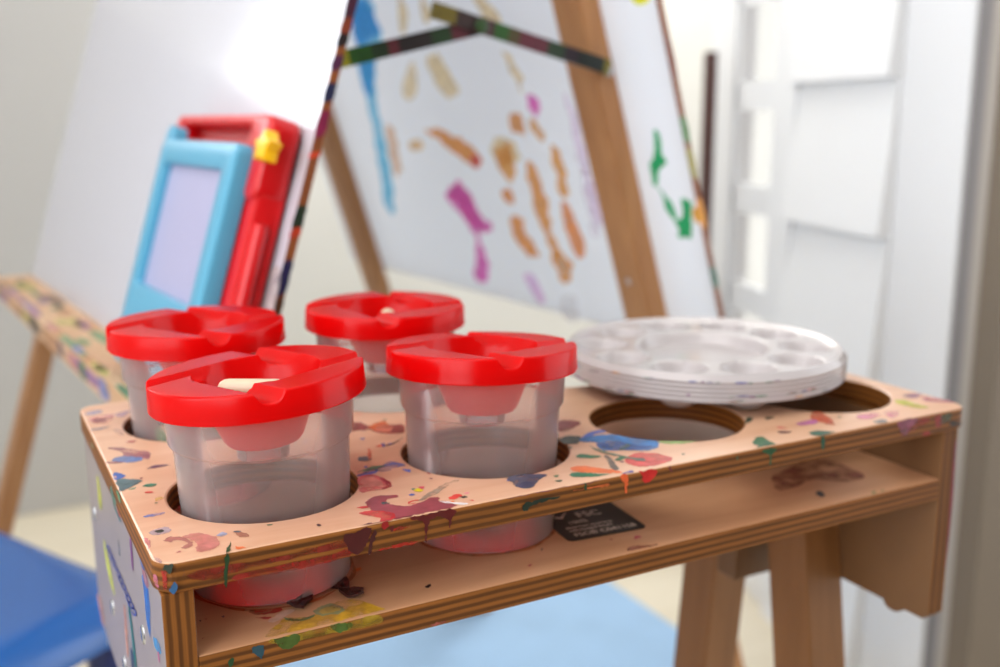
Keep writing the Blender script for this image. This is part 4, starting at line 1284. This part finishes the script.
# ================================================================== BLUE CHAIR
CA = math.radians(27)
chc = Vector((-.145, .705, FLOOR))
chair = thing('chair', 'dark blue moulded plastic child chair standing at the lower left', 'chair', chc, CA)
CZ = .358
def seat_bm():
    b = bmesh.new()
    nx, ny = 36, 36
    hx, hyy = .185, .165
    def pt(i, j):
        u, v = -1 + 2 * i / nx, -1 + 2 * j / ny
        # squircle mapping
        x = u * (1 - .12 * v ** 4 * u * u) * hx * 1.06; y = v * (1 - .12 * u ** 4 * v * v) * hyy * 1.06
        e = max(abs(u), abs(v))
        z = CZ + .012 * (u * u + v * v) * .5
        if e > .80: z -= .030 * ((e - .80) / .20) ** 2
        return x, y, z
    T_ = [[b.verts.new(pt(i, j)) for j in range(ny + 1)] for i in range(nx + 1)]
    B_ = [[b.verts.new(tuple(a - (0, 0, .006 if max(abs(-1 + 2 * i / nx), abs(-1 + 2 * j / ny)) < .99 else .012)[k] for k, a in enumerate(pt(i, j)))) for j in range(ny + 1)] for i in range(nx + 1)]
    for i in range(nx):
        for j in range(ny):
            b.faces.new((T_[i][j], T_[i + 1][j], T_[i + 1][j + 1], T_[i][j + 1]))
            b.faces.new((B_[i][j], B_[i][j + 1], B_[i + 1][j + 1], B_[i + 1][j]))
    for i in range(nx):
        for j in (0, ny): b.faces.new((T_[i][j], T_[i + 1][j], B_[i + 1][j], B_[i][j]))
        for j in (0, nx): b.faces.new((T_[j][i], T_[j][i + 1], B_[j][i + 1], B_[j][i]))
    bmesh.ops.recalc_face_normals(b, faces=b.faces)
    return b
obj('seat', seat_bm(), CHAIRB, chair, world=False, smooth=True, angle=60)
b = prism(rrect(-.165, .165, -.145, .145, .05, 8), CZ - .045, CZ - .016, 'Z', .004)
obj('apron', b, CHAIRDARK, chair, world=False, smooth=True)
for sx in (-1, 1):
    for sy in (-1, 1):
        b = bmesh.new(); lathe(b, [(0, 0), (.014, 0), (.016, .004), (.019, CZ - .03), (0, CZ - .03)], 24)
        b.transform(Matrix.Translation((sx * .145, sy * .125, 0)))
        obj('leg', b, CHAIRDARK, chair, world=False, smooth=True)
b = prism(rrect(-.15, .15, .16, .36, .06, 8), -.007, .007, 'X', .003)
b2 = bmesh.new()
b.free()
b = prism([(x, z) for x, z in rrect(-.15, .15, CZ - .02, CZ + .27, .06, 8)], -.007, .007, 'X', .003)
b.transform(Matrix.Translation((-.168, 0, 0)))
obj('backrest', b, CHAIRB, chair, world=False, smooth=True)

# ================================================================== RUG
bm = prism(rrect(.16, .92, .46, 1.42, .05, 8), FLOOR, FLOOR + .008, 'Z', .003)
rg = obj('rug', bm, RUGM, None)
tag(rg, 'pale blue rug on the floor under the easel and pot table', 'rug')

# ================================================================== ROOM
X0, X1, Y0, Y1, ZC = -0.95, 1.60, -1.5, 1.95, 1.35
struct('floor', box(X0 - .1, 2.2, Y0 - .1, Y1 + .1, FLOOR - .05, FLOOR), FLOORM)
struct('ceiling', box(X0 - .1, 2.2, Y0 - .1, Y1 + .1, ZC, ZC + .05), WALLW)
bx0_, bx1_, bz0_, bz1_ = -.80, -.33, .515, 1.15
bm = bmesh.new()
add_box(bm, X0 - .1, bx0_, Y1, Y1 + .08, FLOOR, ZC); add_box(bm, bx1_, 2.2, Y1, Y1 + .08, FLOOR, ZC)
add_box(bm, bx0_, bx1_, Y1, Y1 + .08, FLOOR, bz0_); add_box(bm, bx0_, bx1_, Y1, Y1 + .08, bz1_, ZC)
struct('wall_back', bm, WALLG)
bm = bmesh.new()
for a, b_ in ((bx0_, bx0_ + .025), (bx1_ - .025, bx1_)): add_box(bm, a, b_, Y1 - .005, Y1 + .05, bz0_, bz1_)
for a, b_ in ((bz0_, bz0_ + .02), (bz1_ - .025, bz1_), (.80, .82)): add_box(bm, bx0_ + .025, bx1_ - .025, Y1, Y1 + .04, a, b_)
struct('window_3', bm, TRIMW)
struct('wall_shade', box(X0, .42, Y1 - .03, Y1, FLOOR, .49, .003), WALLGREY)  # added grey box, shade over the wall's left part put into its colour
struct('wall_front', box(X0 - .1, 2.2, Y0 - .08, Y0, FLOOR, ZC), WALLDIM)
# left wall with a window opening
wy0, wy1, wz0, wz1 = -1.15, .25, -.10, 1.22
bm = bmesh.new()
add_box(bm, X0 - .08, X0, Y0, wy0, FLOOR, ZC); add_box(bm, X0 - .08, X0, wy1, Y1, FLOOR, ZC)
add_box(bm, X0 - .08, X0, wy0, wy1, FLOOR, wz0); add_box(bm, X0 - .08, X0, wy0, wy1, wz1, ZC)
struct('wall_left', bm, WALLW)
bm = bmesh.new()
for a, b_ in ((wy0, wy0 + .05), (wy1 - .05, wy1), ((wy0 + wy1) / 2 - .02, (wy0 + wy1) / 2 + .02)): add_box(bm, X0 - .06, X0 + .01, a, b_, wz0, wz1)
for a, b_ in ((wz0, wz0 + .05), (wz1 - .05, wz1), ((wz0 + wz1) / 2 - .015, (wz0 + wz1) / 2 + .015)): add_box(bm, X0 - .055, X0 + .005, wy0, wy1, a, b_)
struct('window_1', bm, TRIMW)

# right side: weatherboarded wall running away, with a narrow window, trims and a doorway post
HD = math.radians(15)
RB = Vector((1.036, .588, 0)); RD = Vector((math.sin(HD), math.cos(HD), 0)); RN = Vector((-math.cos(HD), math.sin(HD), 0))
RM = Matrix.Identity(4)
for i in range(3): RM[i][0], RM[i][1], RM[i][2], RM[i][3] = RD[i], RN[i], (0, 0, 1)[i], RB[i]   # x along wall, y towards the room, z up
def rbox(x0, x1, y0, y1, z0, z1, bev=0.0): return box(x0, x1, y0, y1, z0, z1, bev, xf=RM)
# clapboards
bm = bmesh.new()
zb = FLOOR
hb = .205
k0 = .0026 - 4 * hb
z = FLOOR
edges_z = [k0 + hb * k for k in range(-1, 12)]
for z0 in edges_z:
    z1 = z0 + hb
    if z1 <= FLOOR or z0 > ZC: continue
    z0c = max(z0, FLOOR); z1c = min(z1, ZC)
    v = [bm.verts.new(RM @ Vector(p)) for p in ((0, -.03, z0c), (0, .020, z0c), (0, .003, z1c), (0, -.03, z1c), (.262, -.03, z0c), (.262, .020, z0c), (.262, .003, z1c), (.262, -.03, z1c))]
    for q in ((0, 1, 2, 3), (4, 7, 6, 5), (0, 4, 5, 1), (1, 5, 6, 2), (2, 6, 7, 3), (3, 7, 4, 0)): bm.faces.new([v[i] for i in q])
bmesh.ops.recalc_face_normals(bm, faces=bm.faces)
struct('wall_right', bm, TRIMW)
struct('trim_1', rbox(.250, .322, -.03, .010, FLOOR, ZC, .003), TRIMW)
# narrow window with crossbars
bm = bmesh.new()
w0, w1 = .322, .465
SL = .170
add_box(bm, w0, w0 + .006, -.008, .004, FLOOR, ZC, xf=RM)
add_box(bm, w1 - .012, w1, -.008, .004, FLOOR, ZC, xf=RM)
for k in range(-5, 10):
    zc = .022 + SL * k
    if FLOOR < zc < ZC: add_box(bm, w0, w1, -.008, .004, zc - .024, zc + .024, xf=RM)
struct('window_2', bm, TRIMW)
struct('trim_2', rbox(.465, .56, -.03, .010, FLOOR, ZC, .004), TRIMW)
struct('wall_far', rbox(.56, 1.05, -.03, .0, FLOOR, ZC), WALLW)
# near doorway post, seal and wall end
struct('trim_3', box(1.036, 1.09, .485, .588, FLOOR, ZC, .004), TRIMW)
struct('trim_4', box(1.040, 1.075, .462, .485, FLOOR, ZC, .002), GROOVE)
struct('trim_5', box(1.034, 1.075, .447, .462, FLOOR, ZC, .002), TRIMG)
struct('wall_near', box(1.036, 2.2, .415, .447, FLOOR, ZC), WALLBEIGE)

# dark wooden pole by the window
pa = RM @ Vector((.395, .055, FLOOR)); pb_ = on_plane(711, 52, RM @ Vector((.43, .06, 0)), RN)
pole = obj('pole', beam((pb_.x, pb_.y, FLOOR), pb_, RD, .022, .016, .002), BLACKISH, None)
tag(pole, 'thin dark brown wooden pole standing by the narrow window', 'pole')

# ================================================================== LIGHT
w = bpy.data.worlds.new('world'); scn.world = w; w.use_nodes = True
bg = w.node_tree.nodes['Background']
bg.inputs[0].default_value = (0.95, 0.97, 1.0, 1); bg.inputs[1].default_value = 2.2

def area(name, loc, target, sx, sy, power, rgb=(1, 1, 1), spread=180):
    l = bpy.data.lights.new(name, 'AREA'); l.shape = 'RECTANGLE'; l.size = sx; l.size_y = sy
    l.energy = power; l.color = rgb; l.spread = math.radians(spread)
    o = bpy.data.objects.new(name, l); COL.objects.link(o)
    o.location = loc
    d = Vector(target) - Vector(loc)
    o.rotation_euler = d.to_track_quat('-Z', 'Y').to_euler()
    return o
area('daylight_left', (X0 + .02, (wy0 + wy1) / 2, (wz0 + wz1) / 2), (0.35, .4, 0.0), 1.25, 1.2, 11, (.93, .96, 1))
area('daylight_right', (1.05, 1.35, .85), (0.1, 1.0, -.2), .9, .7, 15, (1, .97, .92))
area('daylight_back', (-.565, Y1 + .06, .83), (0, 0, -.1), .42, .58, 2.6, (.95, .97, 1))
area('overhead_fill', (-.15, .15, ZC - .02), (0, .25, 0), 1.1, 1.1, 10, (1, .97, .93))  # unseen light, added overhead to brighten the holes and pots

scn.view_settings.view_transform = 'Standard'
scn.view_settings.look = 'None'
scn.view_settings.gamma = 1
scn.view_settings.use_curve_mapping = False
scn.view_settings.exposure = 0.24
scn.cycles.max_bounces = 10
scn.cycles.transparent_max_bounces = 24
scn.cycles.caustics_reflective = False
scn.cycles.caustics_refractive = False
